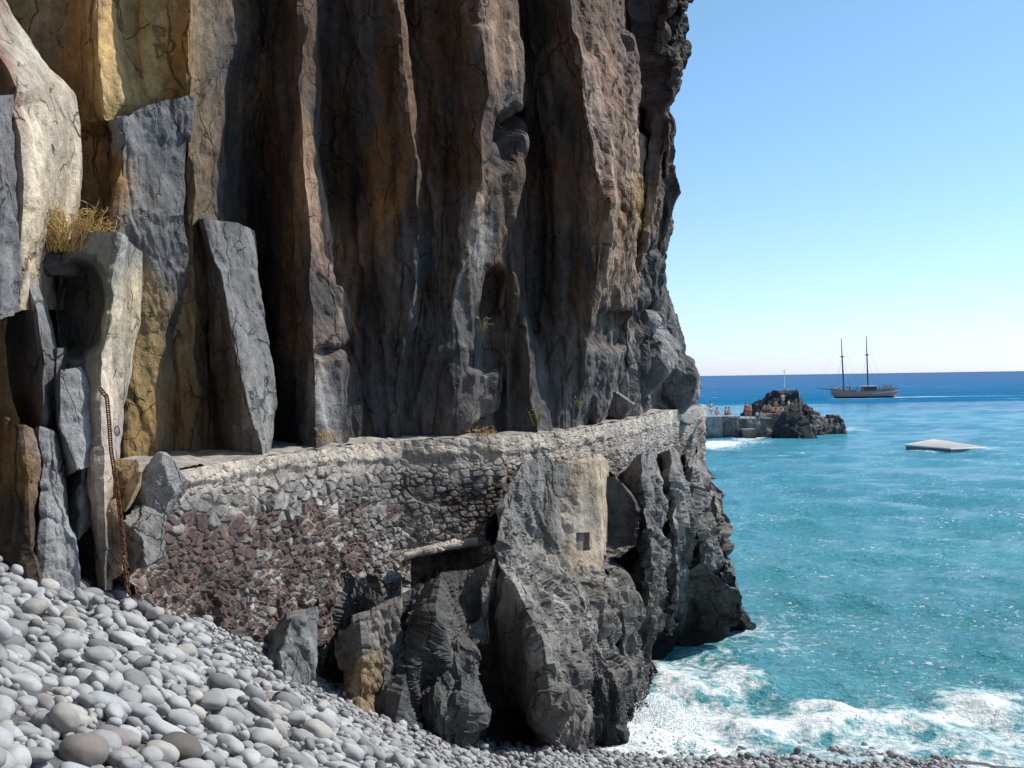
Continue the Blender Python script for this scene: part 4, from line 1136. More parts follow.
lgv = t.math('ADD', lg, t.math('MULTIPLY', t.math('SUBTRACT', big, 0.5), 0.35))
ramp = t.n('ShaderNodeValToRGB'); rr = t.mapr(lgv, 1.2, 3.6, 0, 1); t.l(rr, ramp.inputs[0])
els = ramp.color_ramp.elements
els[0].position = 0.0; els[0].color = (0.088, 0.335, 0.375, 1)
els[1].position = 1.0; els[1].color = (0.085, 0.18, 0.33, 1)
for p_, c_ in ((0.2, (0.072, 0.35, 0.415)), (0.42, (0.055, 0.325, 0.445)), (0.52, (0.022, 0.18, 0.35)), (0.62, (0.055, 0.19, 0.37)), (0.8, (0.085, 0.185, 0.35))):
    e = els.new(p_); e.color = (*c_, 1)
patch = t.noise(0.35, 5, 0.6, t.scale(co, (0.6, 1, 1)))
wcol = t.mix(t.mapr(patch, 0.35, 0.7, 0, 0.55), ramp.outputs[0], t.mix(1.0, ramp.outputs[0], (0.72, 0.8, 0.86), 'MULTIPLY'))
farv = t.noise(0.07, 5, 0.7, t.scale(co, (0.22, 1.0, 1)))
wcol = t.mix(t.mapr(farv, 0.3, 0.7, 0.0, 1.0), t.mix(1.0, wcol, (0.74, 0.78, 0.84), 'MULTIPLY'), t.mix(1.0, wcol, (1.16, 1.14, 1.1), 'MULTIPLY'))
f = t.attr('foam', 'Fac')
lace = t.noise(2.6, 6, 0.68, co)
vor = t.n('ShaderNodeTexVoronoi'); vor.feature = 'DISTANCE_TO_EDGE'; vor.inputs['Scale'].default_value = 2.2
wp = t.n('ShaderNodeTexNoise'); wp.inputs['Scale'].default_value = 2.0; wp.inputs['Detail'].default_value = 4; t.l(co, wp.inputs['Vector'])
vmx = t.n('ShaderNodeVectorMath'); vmx.operation = 'MULTIPLY_ADD'; t.l(wp.outputs['Color'], vmx.inputs[0]); vmx.inputs[1].default_value = (0.9, 0.9, 0.9); t.l(co, vmx.inputs[2])
t.l(vmx.outputs[0], vor.inputs['Vector'])
lines_ = t.mapr(vor.outputs['Distance'], 0.0, 0.3, 0.13, -0.06)
lv = t.math('ADD', lace, lines_)
ff = t.math('ADD', t.math('MULTIPLY', f, 0.75), t.math('MULTIPLY', t.math('SUBTRACT', lv, 0.5), 1.7))
ff = t.math('MULTIPLY', t.mapr(ff, 0.28, 0.78, 0, 1), t.mapr(f, 0.05, 0.25, 0, 1))
# scattered whitecaps farther out
wc = t.noise(0.9, 6, 0.7, t.scale(co, (0.35, 1.0, 1)))
wc2 = t.noise(0.06, 3, 0.5, t.scale(co, (0.5, 1, 1)))
cap = t.mapr(t.math('ADD', wc, t.math('MULTIPLY', t.math('SUBTRACT', wc2, 0.5), 0.35)), 0.70, 0.76, 0, 1)
cap = t.math('MULTIPLY', cap, t.mapr(dist, 22, 60, 0.0, 0.9))
wcf = t.noise(0.16, 5, 0.65, t.scale(co, (0.3, 0.6, 1)))
capf = t.math('MULTIPLY', t.mapr(wcf, 0.64, 0.70, 0, 0.8), t.mapr(dist, 130, 260, 0, 1))
fl = t.noise(7.5, 3, 0.75, t.scale(co, (0.55, 0.8, 1)))
fl2 = t.noise(0.25, 3, 0.5, co)
sun_sparkle = t.math('MULTIPLY', t.mapr(t.math('ADD', fl, t.math('MULTIPLY', t.math('SUBTRACT', fl2, 0.5), 0.3)), 0.645, 0.68, 0, 1.0), t.mapr(dist, 140, 60, 0, 1))  # small specks on the near water painted white as sun sparkles
allf = t.n('ShaderNodeClamp'); t.l(t.math('ADD', t.math('ADD', ff, sun_sparkle), t.math('ADD', cap, capf)), allf.inputs[0])
col_ = t.mix(allf.outputs[0], wcol, (0.82, 0.85, 0.86))
rip = t.noise(7.0, 6, 0.62, t.scale(co, (0.7, 1.0, 1)))
rip2 = t.noise(1.6, 6, 0.62, t.scale(co, (0.6, 1.0, 1)))
hgt_ = t.math('ADD', t.math('MULTIPLY', rip, 0.36), t.math('MULTIPLY', rip2, 0.75))
ro = t.math('ADD', 0.13, t.math('MULTIPLY', allf.outputs[0], 0.6))
hgt_ = t.math('MULTIPLY', hgt_, t.mapr(f, 0.2, 0.9, 1.0, 0.4))
b = t.bsdf(col_, ro, hgt_, 1.0, 0.5, 0.5)
t.l(t.math('MULTIPLY', t.mapr(lg, 1.25, 2.4, 0.45, 0.0), t.math('SUBTRACT', 1.0, allf.outputs[0])), b.inputs['Specular IOR Level'])
b.inputs['IOR'].default_value = 1.33
M['sea'] = t.m
tag(obj('sea', sea_me, M['sea']), 'turquoise choppy sea turning deep blue towards the horizon', 'sea', kind='structure')

# splash of spray against the rock
V, Fc = ICO[1]
sv, sf, off = [], [], 0
for i in range(3200):
    u = prs.random() ** 0.6
    h = abs(prs.normal(0, 0.34)) * (1.3 - u)
    x = prs.normal(2.75 + 0.3 * u, 0.40); y = prs.normal(21.2, 0.75)
    r_ = prs.uniform(0.004, 0.017) * (1.6 if h < 0.25 else 0.8)
    sv.append(V * r_ * prs.uniform(0.7, 1.4, 3) + np.array([x, y, 0.1 + h])); sf.append(Fc + off); off += len(V)
for i in range(900):
    x = prs.uniform(4.6, 12)
    yb = 20.1 if x < 7.2 else 20.8
    sv.append(V * prs.uniform(0.004, 0.014) + np.array([x, prs.normal(yb, 0.3), 0.25 + abs(prs.normal(0.1, 0.16))])); sf.append(Fc + off); off += len(V)
M['spray'] = plain('white_spray', (0.85, 0.87, 0.88), 0.6, 0.03, 5)
tag(obj('sea_spray', mesh_from('sea_spray', np.concatenate(sv), np.concatenate(sf), None, True), M['spray']), 'white spray thrown up where waves hit rock and shore', 'spray', kind='stuff')

# ------------------------------------------------------------------ pier and islet
def on_sea(x, y):
    return wl(x, y)


pier = empty('pier', (*on_sea(720, 443), 0))
tag(pier, 'grey concrete bathing pier joining the cliff point to the rock islet', 'pier')
d0 = 118.0
def wx_(x, d=d0, y=415): return float(P(x, y, d)[0])
ztop = float(P(720, 416.5, d0)[2])


def concrete_block(name, x0, x1, z0, z1, yf, yb, seed, parent, col, rug=0.15):
    nx_, nz_ = 50, 26
    gx_ = np.linspace(x0, x1, nx_); gz_ = np.linspace(z0, z1, nz_)
    a, b = np.meshgrid(gx_, gz_)
    fr = np.stack([a, np.full_like(a, yf), b], -1)
    fr[..., 1] -= rug * fbm(fr * 0.8, 4, seed)
    tp = np.stack([np.broadcast_to(gx_, (8, nx_)), np.broadcast_to(np.linspace(yf, yb, 9)[1:, None], (8, nx_)), np.full((8, nx_), z1)], -1)
    fr[-1, :, 1] = yf
    g = np.concatenate([fr, tp], 0)
    g = np.concatenate([g[:, :1] + np.array([0, 3.0, 0]) * 1.0, g, g[:, -1:] + np.array([0, 3.0, 0])], 1)
    drip = fbm(g * np.array([1.2, 1.2, 0.15]), 4, seed)[..., None]
    c = np.array(col) * (1 + 0.7 * drip)
    c = c * (0.45 + 0.55 * sstep(0.2, 1.2, g[..., 2]))[..., None]
    c[nz_:] = (0.4, 0.41, 0.42)
    return obj(name, mesh_from(name, g, gridfaces(*g.shape[:2]), c), M['islet'], parent)


concrete_block('pier_wall', wx_(690), wx_(722), -1, ztop, d0, d0 + 7, 3, pier, (0.3, 0.3, 0.28))
concrete_block('pier_wall', wx_(722) + .01, wx_(741), -1, ztop - 0.02, d0 + 0.5, d0 + 7, 4, pier, (0.17, 0.16, 0.16), 0.5)['label'] = 'darker rough faced section of the pier'
concrete_block('quay', wx_(741) + .01, wx_(776), -1, float(P(760, 419, d0)[2]), d0 + 1.5, d0 + 9, 6, pier, (0.27, 0.27, 0.25), 0.6)['label'] = 'lower quay wall beside the islet'
concrete_block('landing_step', wx_(742), wx_(755), -1, float(P(750, 429, d0)[2]), d0 - 0.5, d0 + 2, 7, pier, (0.33, 0.28, 0.2), 0.1)
mb = MB()
for x in np.linspace(703, 739, 9): mb.tube([(wx_(x), d0 + 6.5, ztop), (wx_(x), d0 + 6.5, ztop + 0.95)], 0.035, 5)
for zz in (0.5, 0.95): mb.tube([(wx_(703), d0 + 6.5, ztop + zz), (wx_(739), d0 + 6.5, ztop + zz)], 0.03, 5)
mb.build('railing', M['white'], pier)

islet = empty('rock_islet', (*on_sea(785, 438), 0))
tag(islet, 'dark rocky islet with a terraced bathing platform at the end of the pier', 'islet', kind='structure')


def sil_rock(name, top, base_y, d, depth, seed, col, amp, label=None, nv=60, prow=0.0):
    """rock mass: crest given along x, front slopes down to the water, back closes"""
    t_ = np.array(top, float)
    nx_ = 120
    xs_ = np.linspace(t_[0, 0], t_[-1, 0], nx_); ys_ = np.interp(xs_, t_[:, 0], t_[:, 1])
    crest_ = P(xs_, ys_, np.full(nx_, d))
    rows = []
    for k in np.linspace(-1, 1, nv):
        q = crest_.copy()
        e = abs(k)
        q[:, 2] = -1.2 + (crest_[:, 2] + 1.2) * (1 - e ** 1.7)
        q[:, 1] += k * depth
        rows.append(q)
    g = np.stack(rows, 0)
    N = gnormals(g)
    D = amp * (0.7 * facet(g * 0.45, seed) + 0.35 * facet(g * 1.1, seed + 3) + 0.4 * ridged(g * 0.5, 4, seed + 5))
    g = g - N * 0 + np.stack([0 * D, 0 * D, D - 0.35 * amp], -1) * 0.8 - np.stack([0 * D, np.abs(D), 0 * D], -1) * 0.4
    c = np.array(col) * (1 + 0.8 * fbm(g * 0.7, 4, seed)[..., None])
    c = c * (0.5 + 0.5 * sstep(0.1, 1.0, g[..., 2]))[..., None]
    o = obj(name, mesh_from(name, g, gridfaces(*g.shape[:2]), c), M['islet'], islet)
    if label: o['label'] = label
    return o


sil_rock('rock_peak', [(739, 428), (742, 414), (750, 407), (762, 400), (770, 393), (777, 388.5), (790, 388.5), (795, 395), (800, 402), (806, 409), (812, 412), (816, 430)], 438, 128, 9, 3, (0.07, 0.06, 0.062), 1.5)
sil_rock('rock_boulder', [(773, 436), (776, 420), (783, 410), (790, 406.5), (798, 407.5), (806, 416), (811, 428), (816, 437)], 438, 118, 3.0, 7, (0.04, 0.04, 0.045), 0.9, 'near black boulder at the islet front')
sil_rock('rock_shelf', [(800, 415), (808, 411), (820, 412.5), (830, 414), (836, 415), (838, 420), (839, 431)], 434, 124, 5, 9, (0.17, 0.155, 0.15), 1.2, 'low jagged shelf at the seaward end')
concrete_block('terrace', wx_(764, 121), wx_(790, 121), -1, float(P(775, 414, 121)[2]), 121.0, 126, 9, islet, (0.36, 0.27, 0.22), 0.2)
concrete_block('terrace', wx_(770, 124), wx_(792, 124), 1, float(P(775, 407, 124)[2]), 123.5, 127, 10, islet, (0.38, 0.28, 0.22), 0.2)
concrete_block('lookout_platform', wx_(778, 127), wx_(791, 127), 3, float(P(785, 390, 127)[2]), 126.5, 129, 11, islet, (0.35, 0.33, 0.31), 0.1)
fp = empty('flagpole', P(784.5, 390, 127.5).tolist())
tag(fp, 'thin white flagpole on top of the rocky islet', 'flagpole')
bx_, by_, bz_ = P(784.5, 390, 127.5)
MB().tube([(bx_, by_, bz_ - .2), (bx_, by_, float(P(784.5, 369, 127.5)[2]))], [0.06, 0.035], 6).build('pole', M['white'], fp)
MB().box((bx_, by_, bz_ + 0.05), (0.2, 0.2, 0.12)).build('pole_base', M['concrete'], fp)
tz = float(P(784.5, 371, 127.5)[2])
MB().tube([(bx_ - 0.35, by_, tz), (bx_ + 0.35, by_, tz)], 0.025, 5).build('crossbar', M['white'], fp)

# ------------------------------------------------------------------ people
def body_mesh(name, joints, edges, radii):
    me = bpy.data.meshes.new(name + '_skel')
    me.from_pydata(joints, edges, []); me.update()
    o = bpy.data.objects.new(name, me); COL.objects.link(o)
    sk = o.modifiers.new('skin', 'SKIN')
    for v, r_ in zip(me.skin_vertices[0].data, radii):
        v.radius = (r_, r_)
    me.skin_vertices[0].data[0].use_root = True
    sb = o.modifiers.new('sub', 'SUBSURF'); sb.levels = 1; sb.render_levels = 1
    dg = bpy.context.evaluated_depsgraph_get(); dg.update()
    m2 = bpy.data.meshes.new_from_object(o.evaluated_get(dg))
    bpy.data.objects.remove(o); m2.name = name
    m2.polygons.foreach_set('use_smooth', np.ones(len(m2.polygons), bool))
    return m2


def skel(pose):
    if pose == 'stand':
        J = [(0, 0, .93), (0, .01, 1.15), (0, 0, 1.4), (0, -.01, 1.52), (0, -.02, 1.62), (0, -.02, 1.72),
             (-.17, 0, 1.41), (-.24, .02, 1.14), (-.25, -.06, .9), (-.25, -.09, .8), (.17, 0, 1.41), (.23, .02, 1.14), (.24, -.06, .9), (.24, -.09, .8),
             (-.09, 0, .86), (-.1, -.01, .48), (-.1, .02, .08), (-.1, -.14, .03), (.09, 0, .86), (.12, -.03, .48), (.12, .0, .08), (.13, -.16, .03)]
    elif pose == 'walk':
        J = [(0, 0, .92), (0, -.02, 1.15), (0, -.03, 1.39), (0, -.05, 1.51), (0, -.07, 1.61), (0, -.08, 1.71),
             (-.17, -.03, 1.4), (-.24, .1, 1.16), (-.24, .1, .92), (-.24, .08, .82), (.17, -.03, 1.4), (.23, -.1, 1.15), (.22, -.26, .95), (.21, -.33, .88),
             (-.09, 0, .86), (-.1, -.18, .49), (-.1, -.26, .08), (-.1, -.42, .06), (.09, 0, .86), (.1, .08, .47), (.1, .34, .14), (.1, .3, .03)]
    else:
        J = [(0, 0, .14), (0, .06, .36), (0, .03, .6), (0, 0, .72), (0, -.03, .82), (0, -.04, .92),
             (-.17, .03, .61), (-.25, .12, .36), (-.22, -.02, .14), (-.22, -.1, .06), (.17, .03, .61), (.25, .02, .38), (.16, -.22, .4), (.12, -.3, .4),
             (-.1, -.02, .12), (-.13, -.4, .46), (-.13, -.62, .09), (-.13, -.78, .05), (.1, -.02, .12), (.14, -.42, .42), (.15, -.66, .09), (.15, -.82, .05)]
    E = [(0, 1), (1, 2), (2, 3), (3, 4), (4, 5), (2, 6), (6, 7), (7, 8), (8, 9), (2, 10), (10, 11), (11, 12), (12, 13), (0, 14), (14, 15), (15, 16), (16, 17), (0, 18), (18, 19), (19, 20), (20, 21)]
    Rr = [.15, .13, .14, .06, .095, .085, .065, .048, .036, .04, .065, .048, .036, .04, .095, .062, .042, .04, .095, .062, .042, .04]
    return J, E, Rr


BOD, SHO, HAI, TOP = {}, {}, {}, {}
for ps in ('stand', 'walk', 'sit'):
    J, E, Rr = skel(ps)
    BOD[ps] = body_mesh('body_' + ps, J, E, Rr); BOD[ps].materials.append(M['skin'])
    j2 = [J[0], J[14], tuple(np.array(J[14]) * .5 + np.array(J[15]) * .5), J[18], tuple(np.array(J[18]) * .5 + np.array(J[19]) * .5)]
    SHO[ps] = body_mesh('shorts_' + ps, j2, [(0, 1), (1, 2), (0, 3), (3, 4)], [.165, .115, .095, .115, .095])
    j3 = [J[2], J[1], J[6], J[10], tuple(np.array(J[6]) * .6 + np.array(J[7]) * .4), tuple(np.array(J[10]) * .6 + np.array(J[11]) * .4)]
    TOP[ps] = body_mesh('shirt_' + ps, j3, [(0, 1), (0, 2), (0, 3), (2, 4), (3, 5)], [.155, .155, .085, .085, .07, .07])
    V, Fc = ICO[2]
    hv = V[:, :] * np.array([.1, .115, .11]) + np.array(J[5]) + np.array([0, .03, -.02])
    HAI[ps] = mesh_from('hair_' + ps, hv, Fc, None, True); HAI[ps].materials.append(M['hair'])


def recolour(o, mat):
    if not o.data.materials: o.data.materials.append(mat)
    o.material_slots[0].link = 'OBJECT'; o.material_slots[0].material = mat


def person(loc, rz, pose, label, shorts='navy', shirt=None, scale=1.0, group=None, parts=True):
    r_ = empty('person', tuple(float(v) for v in loc)); r_.rotation_euler.z = rz; r_.scale = (scale,) * 3
    tag(r_, label, 'person', group)
    for nm_, me, mt in (('body', BOD[pose], None), ('hair', HAI[pose], None), ('shorts', SHO[pose], shorts), ('shirt', TOP[pose], shirt)):
        if nm_ in ('shorts', 'shirt') and mt is None: continue
        o = bpy.data.objects.new(nm_, me); COL.objects.link(o); o.parent = r_
        if mt: recolour(o, M[mt])
    return r_


def at_top(x, d, z): return (wx_(x, d), d, z)


zq = float(P(760, 419, d0)[2]); zt1 = float(P(775, 414, 121)[2]); zt2 = float(P(775, 407, 124)[2])
PPL = [(746, d0 + 3, zq, 'stand', 'red', 'red', 'person in a red shirt at the left end of the quay'), (750, d0 + 3.2, zq, 'stand', 'red', 'pink', 'person in a pink shirt beside the one in red'),
       (757, d0 + 2.5, zq, 'sit', 'blue', 'white_cloth', 'seated person in white on the quay'), (761, d0 + 2.2, zq, 'sit', 'white_cloth', 'blue', 'seated person in a blue shirt on the quay'),
       (764.5, d0 + 4, zq, 'stand', 'black', None, 'bare chested person standing in black trunks on the quay'), (769, d0 + 4, zq, 'walk', 'navy', None, 'bare chested person walking along the quay'),
       (773, 122, zt1, 'sit', 'red', None, 'seated person in red trunks on the lower terrace'), (778, 122, zt1, 'sit', 'pink', 'pink', 'seated person in pink on the lower terrace'), (783, 122.3, zt1, 'sit', 'navy', None, 'seated person in navy trunks on the lower terrace'),
       (776, 124.5, zt2, 'sit', 'yellow', None, 'seated person in yellow trunks on the upper terrace'), (783, 124.6, zt2, 'stand', 'blue', 'white_cloth', 'person in a white shirt standing on the upper terrace'),
       (789, 124.5, zt2, 'sit', 'white_cloth', 'white_cloth', 'seated person all in white on the upper terrace'),
       (711, d0 + 4, ztop, 'stand', 'white_cloth', 'white_cloth', 'person dressed in white on the pier'), (717, d0 + 4.5, ztop, 'sit', 'white_cloth', 'white_cloth', 'person in white sitting on the pier'), (726, d0 + 4, ztop, 'sit', 'blue', None, 'seated person in blue trunks on the pier'), (729, d0 + 5, ztop, 'sit', 'black', 'white_cloth', 'seated person in a white top and black shorts on the pier')]
for i, (x, d, z, ps, sh, st2, lab) in enumerate(PPL):
    person(at_top(x, d, z + 0.01), prs.uniform(-1.2, 1.2), ps, lab, sh, st2, prs.uniform(0.92, 1.05))

# ------------------------------------------------------------------ ship
d_s = 306.0
shx, shy = on_sea(860, 399)
ship = empty('sailing_ship', (shx, shy, 0))
tag(ship, 'two masted brown wooden sailing ship under bare poles with passengers on deck', 'ship')
sxp = lambda px: float(P(px, 399, shy)[0])
# hull stations: x px, half beam, keel z, deck z
stn = [(831, 0.15, 1.5, 2.9), (834, 0.9, 0.4, 2.75), (838, 1.9, -0.6, 2.45), (845, 2.7, -1.0, 2.15), (855, 3.0, -1.1, 2.0), (866, 3.05, -1.1, 2.0), (878, 2.9, -1.0, 2.2), (888, 2.5, -0.6, 2.5), (895, 2.1, 0.3, 2.8)]
st_a = np.array(stn, float); xi = np.linspace(831, 895, 60)
hb, kz, dz = [np.interp(xi, st_a[:, 0], st_a[:, k]) for k in (1, 2, 3)]
X_ = np.array([sxp(v) for v in xi])
rows = []
prof = [(1, 1.0), (1.0, 0.8), (0.97, 0.55), (0.88, 0.3), (0.6, 0.1), (0, 0)]
ring = [(-b_, h_) for b_, h_ in prof] + [(b_, h_) for b_, h_ in prof[::-1][1:]]
for b_, h_ in ring:
    rows.append(np.stack([X_, shy + b_ * hb, kz + (dz - kz) * h_], -1))
g = np.stack(rows, 0)
t = NT('ship_hull_paint'); co = t.geo(); sp = t.n('ShaderNodeSeparateXYZ'); t.l(co, sp.inputs[0])
pl = t.noise(3, 4, 0.6, t.scale(co, (0.2, 0.2, 3)))
hc = t.mix(pl, (0.4, 0.19, 0.13), (0.55, 0.3, 0.22))
hc = t.mix(t.math('GREATER_THAN', sp.outputs['Z'], 0.45), (0.025, 0.03, 0.04), hc)
t.bsdf(hc, 0.45); M['shiphull'] = t.m
obj('hull', mesh_from('hull', g, gridfaces(*g.shape[:2]), None, True), M['shiphull'], ship)
# deck & transom
dk = np.stack([np.stack([X_, shy - hb * .97, dz - .25], -1), np.stack([X_, shy + hb * .97, dz - .25], -1)], 0)
obj('deck', mesh_from('deck', dk, gridfaces(*dk.shape[:2])), M['deckwood'], ship)
mb = MB(); tr = [tuple(r_[-1]) for r_ in rows]; mb.add(tr, [tuple(range(len(tr)))]); mb.build('transom', M['white'], ship)
# rubbing strake (pale line at the quarter)
for side in (-1, 1):
    kk = xi >= 868
    mb = MB(); mb.tube([tuple(v) for v in np.stack([X_[kk], shy + side * (hb[kk] + 0.03), (dz - .75)[kk]], -1)[::3]], 0.1, 6); mb.build('strake', M['white'], ship)
    mb = MB(); mb.tube([tuple(v) for v in np.stack([X_, shy + side * (hb * .98), dz + .02], -1)[::3]], 0.09, 6); mb.build('rail_cap', M['spar'], ship)
    mb = MB()
    for q in range(0, 60, 3): mb.tube([(X_[q], shy + side * hb[q] * .95, dz[q]), (X_[q], shy + side * hb[q] * .95, dz[q] + .9)], 0.035, 4)
    mb.tube([(X_[q], shy + side * hb[q] * .95, dz[q] + .9) for q in range(0, 60, 3)], 0.035, 4); mb.build('guard_rail', M['rope'], ship)
bw = P(817, 388, shy); MB().tube([(X_[4], shy, dz[4] - .1), (float(bw[0]), shy, float(bw[2]))], [0.2, 0.09], 7).build('bowsprit', M['spar'], ship)
mtops = []
for px_b, px_t, py_t in ((844, 841.2, 338.5), (868.3, 866.2, 336)):
    a = np.array([sxp(px_b), shy, 1.8]); b = P(px_t, py_t, shy)
    mtops.append((a, b))
    mo = MB().tube([tuple(a), tuple(a * .5 + b * .5), tuple(a * .3 + b * .7), tuple(b)], [0.24, 0.21, 0.17, 0.1], 8).build('mast', M['spar'], ship)
    c_ = a * .34 + b * .66
    m2 = MB().box(tuple(c_), (0.32, 0.3, 0.22)); m2.tube([tuple(c_ + np.array([-.8, 0, .1])), tuple(c_ + np.array([.8, 0, .1]))], 0.06, 5); m2.build('crosstree', M['spar'], mo)
    mb = MB()
    for sx2 in (-1.5, 1.5):
        for sd in (-2.8, 2.8):
            mb.tube([tuple(c_), (a[0] + sx2, shy + sd, 2.1)], 0.022, 4)
    mb.tube([tuple(b), (a[0] + 4.6, shy, 2.6)], 0.018, 4)
    mb.build('rigging', M['rope'], mo)
mb = MB(); mb.tube([tuple(mtops[0][1]), tuple(bw)], 0.018, 4); mb.tube([tuple(mtops[0][1] * .66 + mtops[0][0] * .34), (X_[3], shy, dz[3])], 0.018, 4); mb.build('forestay', M['rope'], ship)
mb = MB(); mb.box((sxp(869), shy, 2.65), (1.9, 1.6, 0.75)); cab = mb.build('cabin', M['hull'], ship)
MB().box((sxp(869), shy, 3.55), (2.2, 1.9, 0.16)).build('cabin_roof', M['white'], cab)
mb = MB()
for q in (-1.2, -.4, .4, 1.2): mb.box((sxp(869) + q, shy - 1.62, 2.85), (0.25, 0.02, 0.22))
mb.build('window', M['hull_dark'], cab)
MB().box((sxp(836.5), shy, 3.0), (0.9, 0.7, 0.35), 0, 0.8).build('furled_sail', M['white'], ship)
MB().box((sxp(852), shy, 2.25), (1.0, 1.0, 0.3), 0, 0.9).build('hatch', M['deckwood'], ship)
cl = ['red', 'white_cloth', 'navy', 'white_cloth', 'blue', 'black', 'pink']
for i, x in enumerate((838.5, 842, 847, 850, 856, 859, 876, 879, 882, 884.5, 887, 889.5, 892)):
    zz = float(np.interp(x, xi, dz)) - .22
    person((sxp(x), shy + prs.uniform(-1.2, .2), zz), prs.uniform(-2, 2), 'stand', 'passenger standing on the deck of the wooden sailing ship', cl[(i * 3) % 7], cl[(i * 2 + 1) % 7], prs.uniform(.95, 1.05), 'passengers on the ship deck')

# ------------------------------------------------------------------ raft
raft = empty('swimming_raft', (*on_sea(945, 451), 0))
tag(raft, 'pale flat swimming raft floating low on the turquoise water', 'raft')
A = P(903, 446.5, 97)  # corners of the deck
cs = [P(904, 446, 96), P(951, 451, 91.5), P(990, 448.6, 97), P(934, 443.2, 106)]
zs_ = [0.62, 0.52, 0.12, 0.42]
top = [np.array([c[0], c[1], z]) for c, z in zip(cs, zs_)]
mb = MB(); V = [tuple(v) for v in top] + [tuple(v + np.array([0, 0, -.14])) for v in top]
mb.add(V, [(0, 1, 2, 3), (7, 6, 5, 4), (0, 4, 5, 1), (1, 5, 6, 2), (2, 6, 7, 3), (3, 7, 4, 0)])
dko = mb.build('deck', plain('raft_deck', (0.62, 0.58, 0.55), 0.7, 0.15, 0.8), raft)
bv = dko.modifiers.new('bevel', 'BEVEL'); bv.width = 0.04; bv.segments = 2
mb = MB(); cen = sum(top) / 4
V = [tuple(cen + (v - cen) * .96 + np.array([0, 0, -.14])) for v in top] + [tuple(cen * np.array([1, 1, 0]) + (v - cen) * np.array([.93, .93, 0]) + np.array([0, 0, -.6])) for v in top]
mb.add(V, [(0, 1, 2, 3), (7, 6, 5, 4), (0, 4, 5, 1), (1, 5, 6, 2), (2, 6, 7, 3), (3, 7, 4, 0)])
mb.build('float', plain('raft_float', (0.16, 0.17, 0.18), 0.6, 0.2, 0.8), raft)
mb = MB()
for q in np.linspace(0.08, 0.92, 12):
    a_ = top[0] * (1 - q) + top[1] * q; b_ = top[3] * (1 - q) + top[2] * q
    mb.tube([tuple(a_ + np.array([0, 0, .012])), tuple(b_ + np.array([0, 0, .012]))], 0.02, 4)
mb.build('deck_seam', M['concrete'], raft)

# ------------------------------------------------------------------ chain
chain = empty('rusty_chain', P(126, 590, 11.6).tolist())
tag(chain, 'long rusty iron chain hanging down the rock at the left end of the wall', 'chain')
path = [(100, 388, 11.72), (107, 398, 11.72), (109, 420, 11.72), (111, 450, 11.72), (113, 462, 11.72), (117, 490, 11.72), (121, 520, 11.72), (125, 560, 11.7), (128, 596, 11.62)]
lp = resample(path, 400); lw = P(lp[:, 0], lp[:, 1], lp[:, 2])
cum = np.concatenate([[0], np.cumsum(np.linalg.norm(np.diff(lw, axis=0), axis=1))])
LKL = 0.075
nlk = int(cum[-1] / (LKL * 0.72))
lk = MB(); pts = []
for k in range(12):
    an = 2 * math.pi * k / 12
    pts.append((0.024 * math.cos(an), 0, (0.022 if math.sin(an) > 0 else -0.022) + 0.022 * math.sin(an) if abs(math.sin(an)) > 1e-6 else 0))
lk.tube(pts + [pts[0]], 0.009, 6, False)
lme = None
for i in range(nlk):
    s_ = (i + .5) / nlk * cum[-1]
    p_ = [np.interp(s_, cum, lw[:, q]) for q in range(3)]; p2 = [np.interp(s_ + .03, cum, lw[:, q]) for q in range(3)]
    tdir = Vector(p2) - Vector(p_)
    if tdir.length < 1e-5: tdir = Vector((0, 0, -1))
    if lme is None:
        o = lk.build('link', M['rust'], None, True); lme = o.data
    else:
        o = bpy.data.objects.new('link', lme); COL.objects.link(o)
    o.parent = chain
    rot = tdir.to_track_quat('Z', 'Y') @ Euler((0, 0, (math.pi / 2) * (i % 2) + 0.4)).to_quaternion()
    o.rotation_mode = 'QUATERNION'; o.rotation_quaternion = rot
    o.location = Vector(p_) - Vector(chain.location)
rg = MB(); rp = [(0.03 * math.cos(2 * math.pi * k / 12), 0, 0.06 * math.sin(2 * math.pi * k / 12)) for k in range(13)]
rg.tube(rp, 0.008, 6, False)
ro_ = rg.build('iron_ring', M['rust'], None, True, P(117, 431, 12.2).tolist())
tag(ro_, 'rusty iron ring fixed in the cream rock face beside the chain', 'ring')

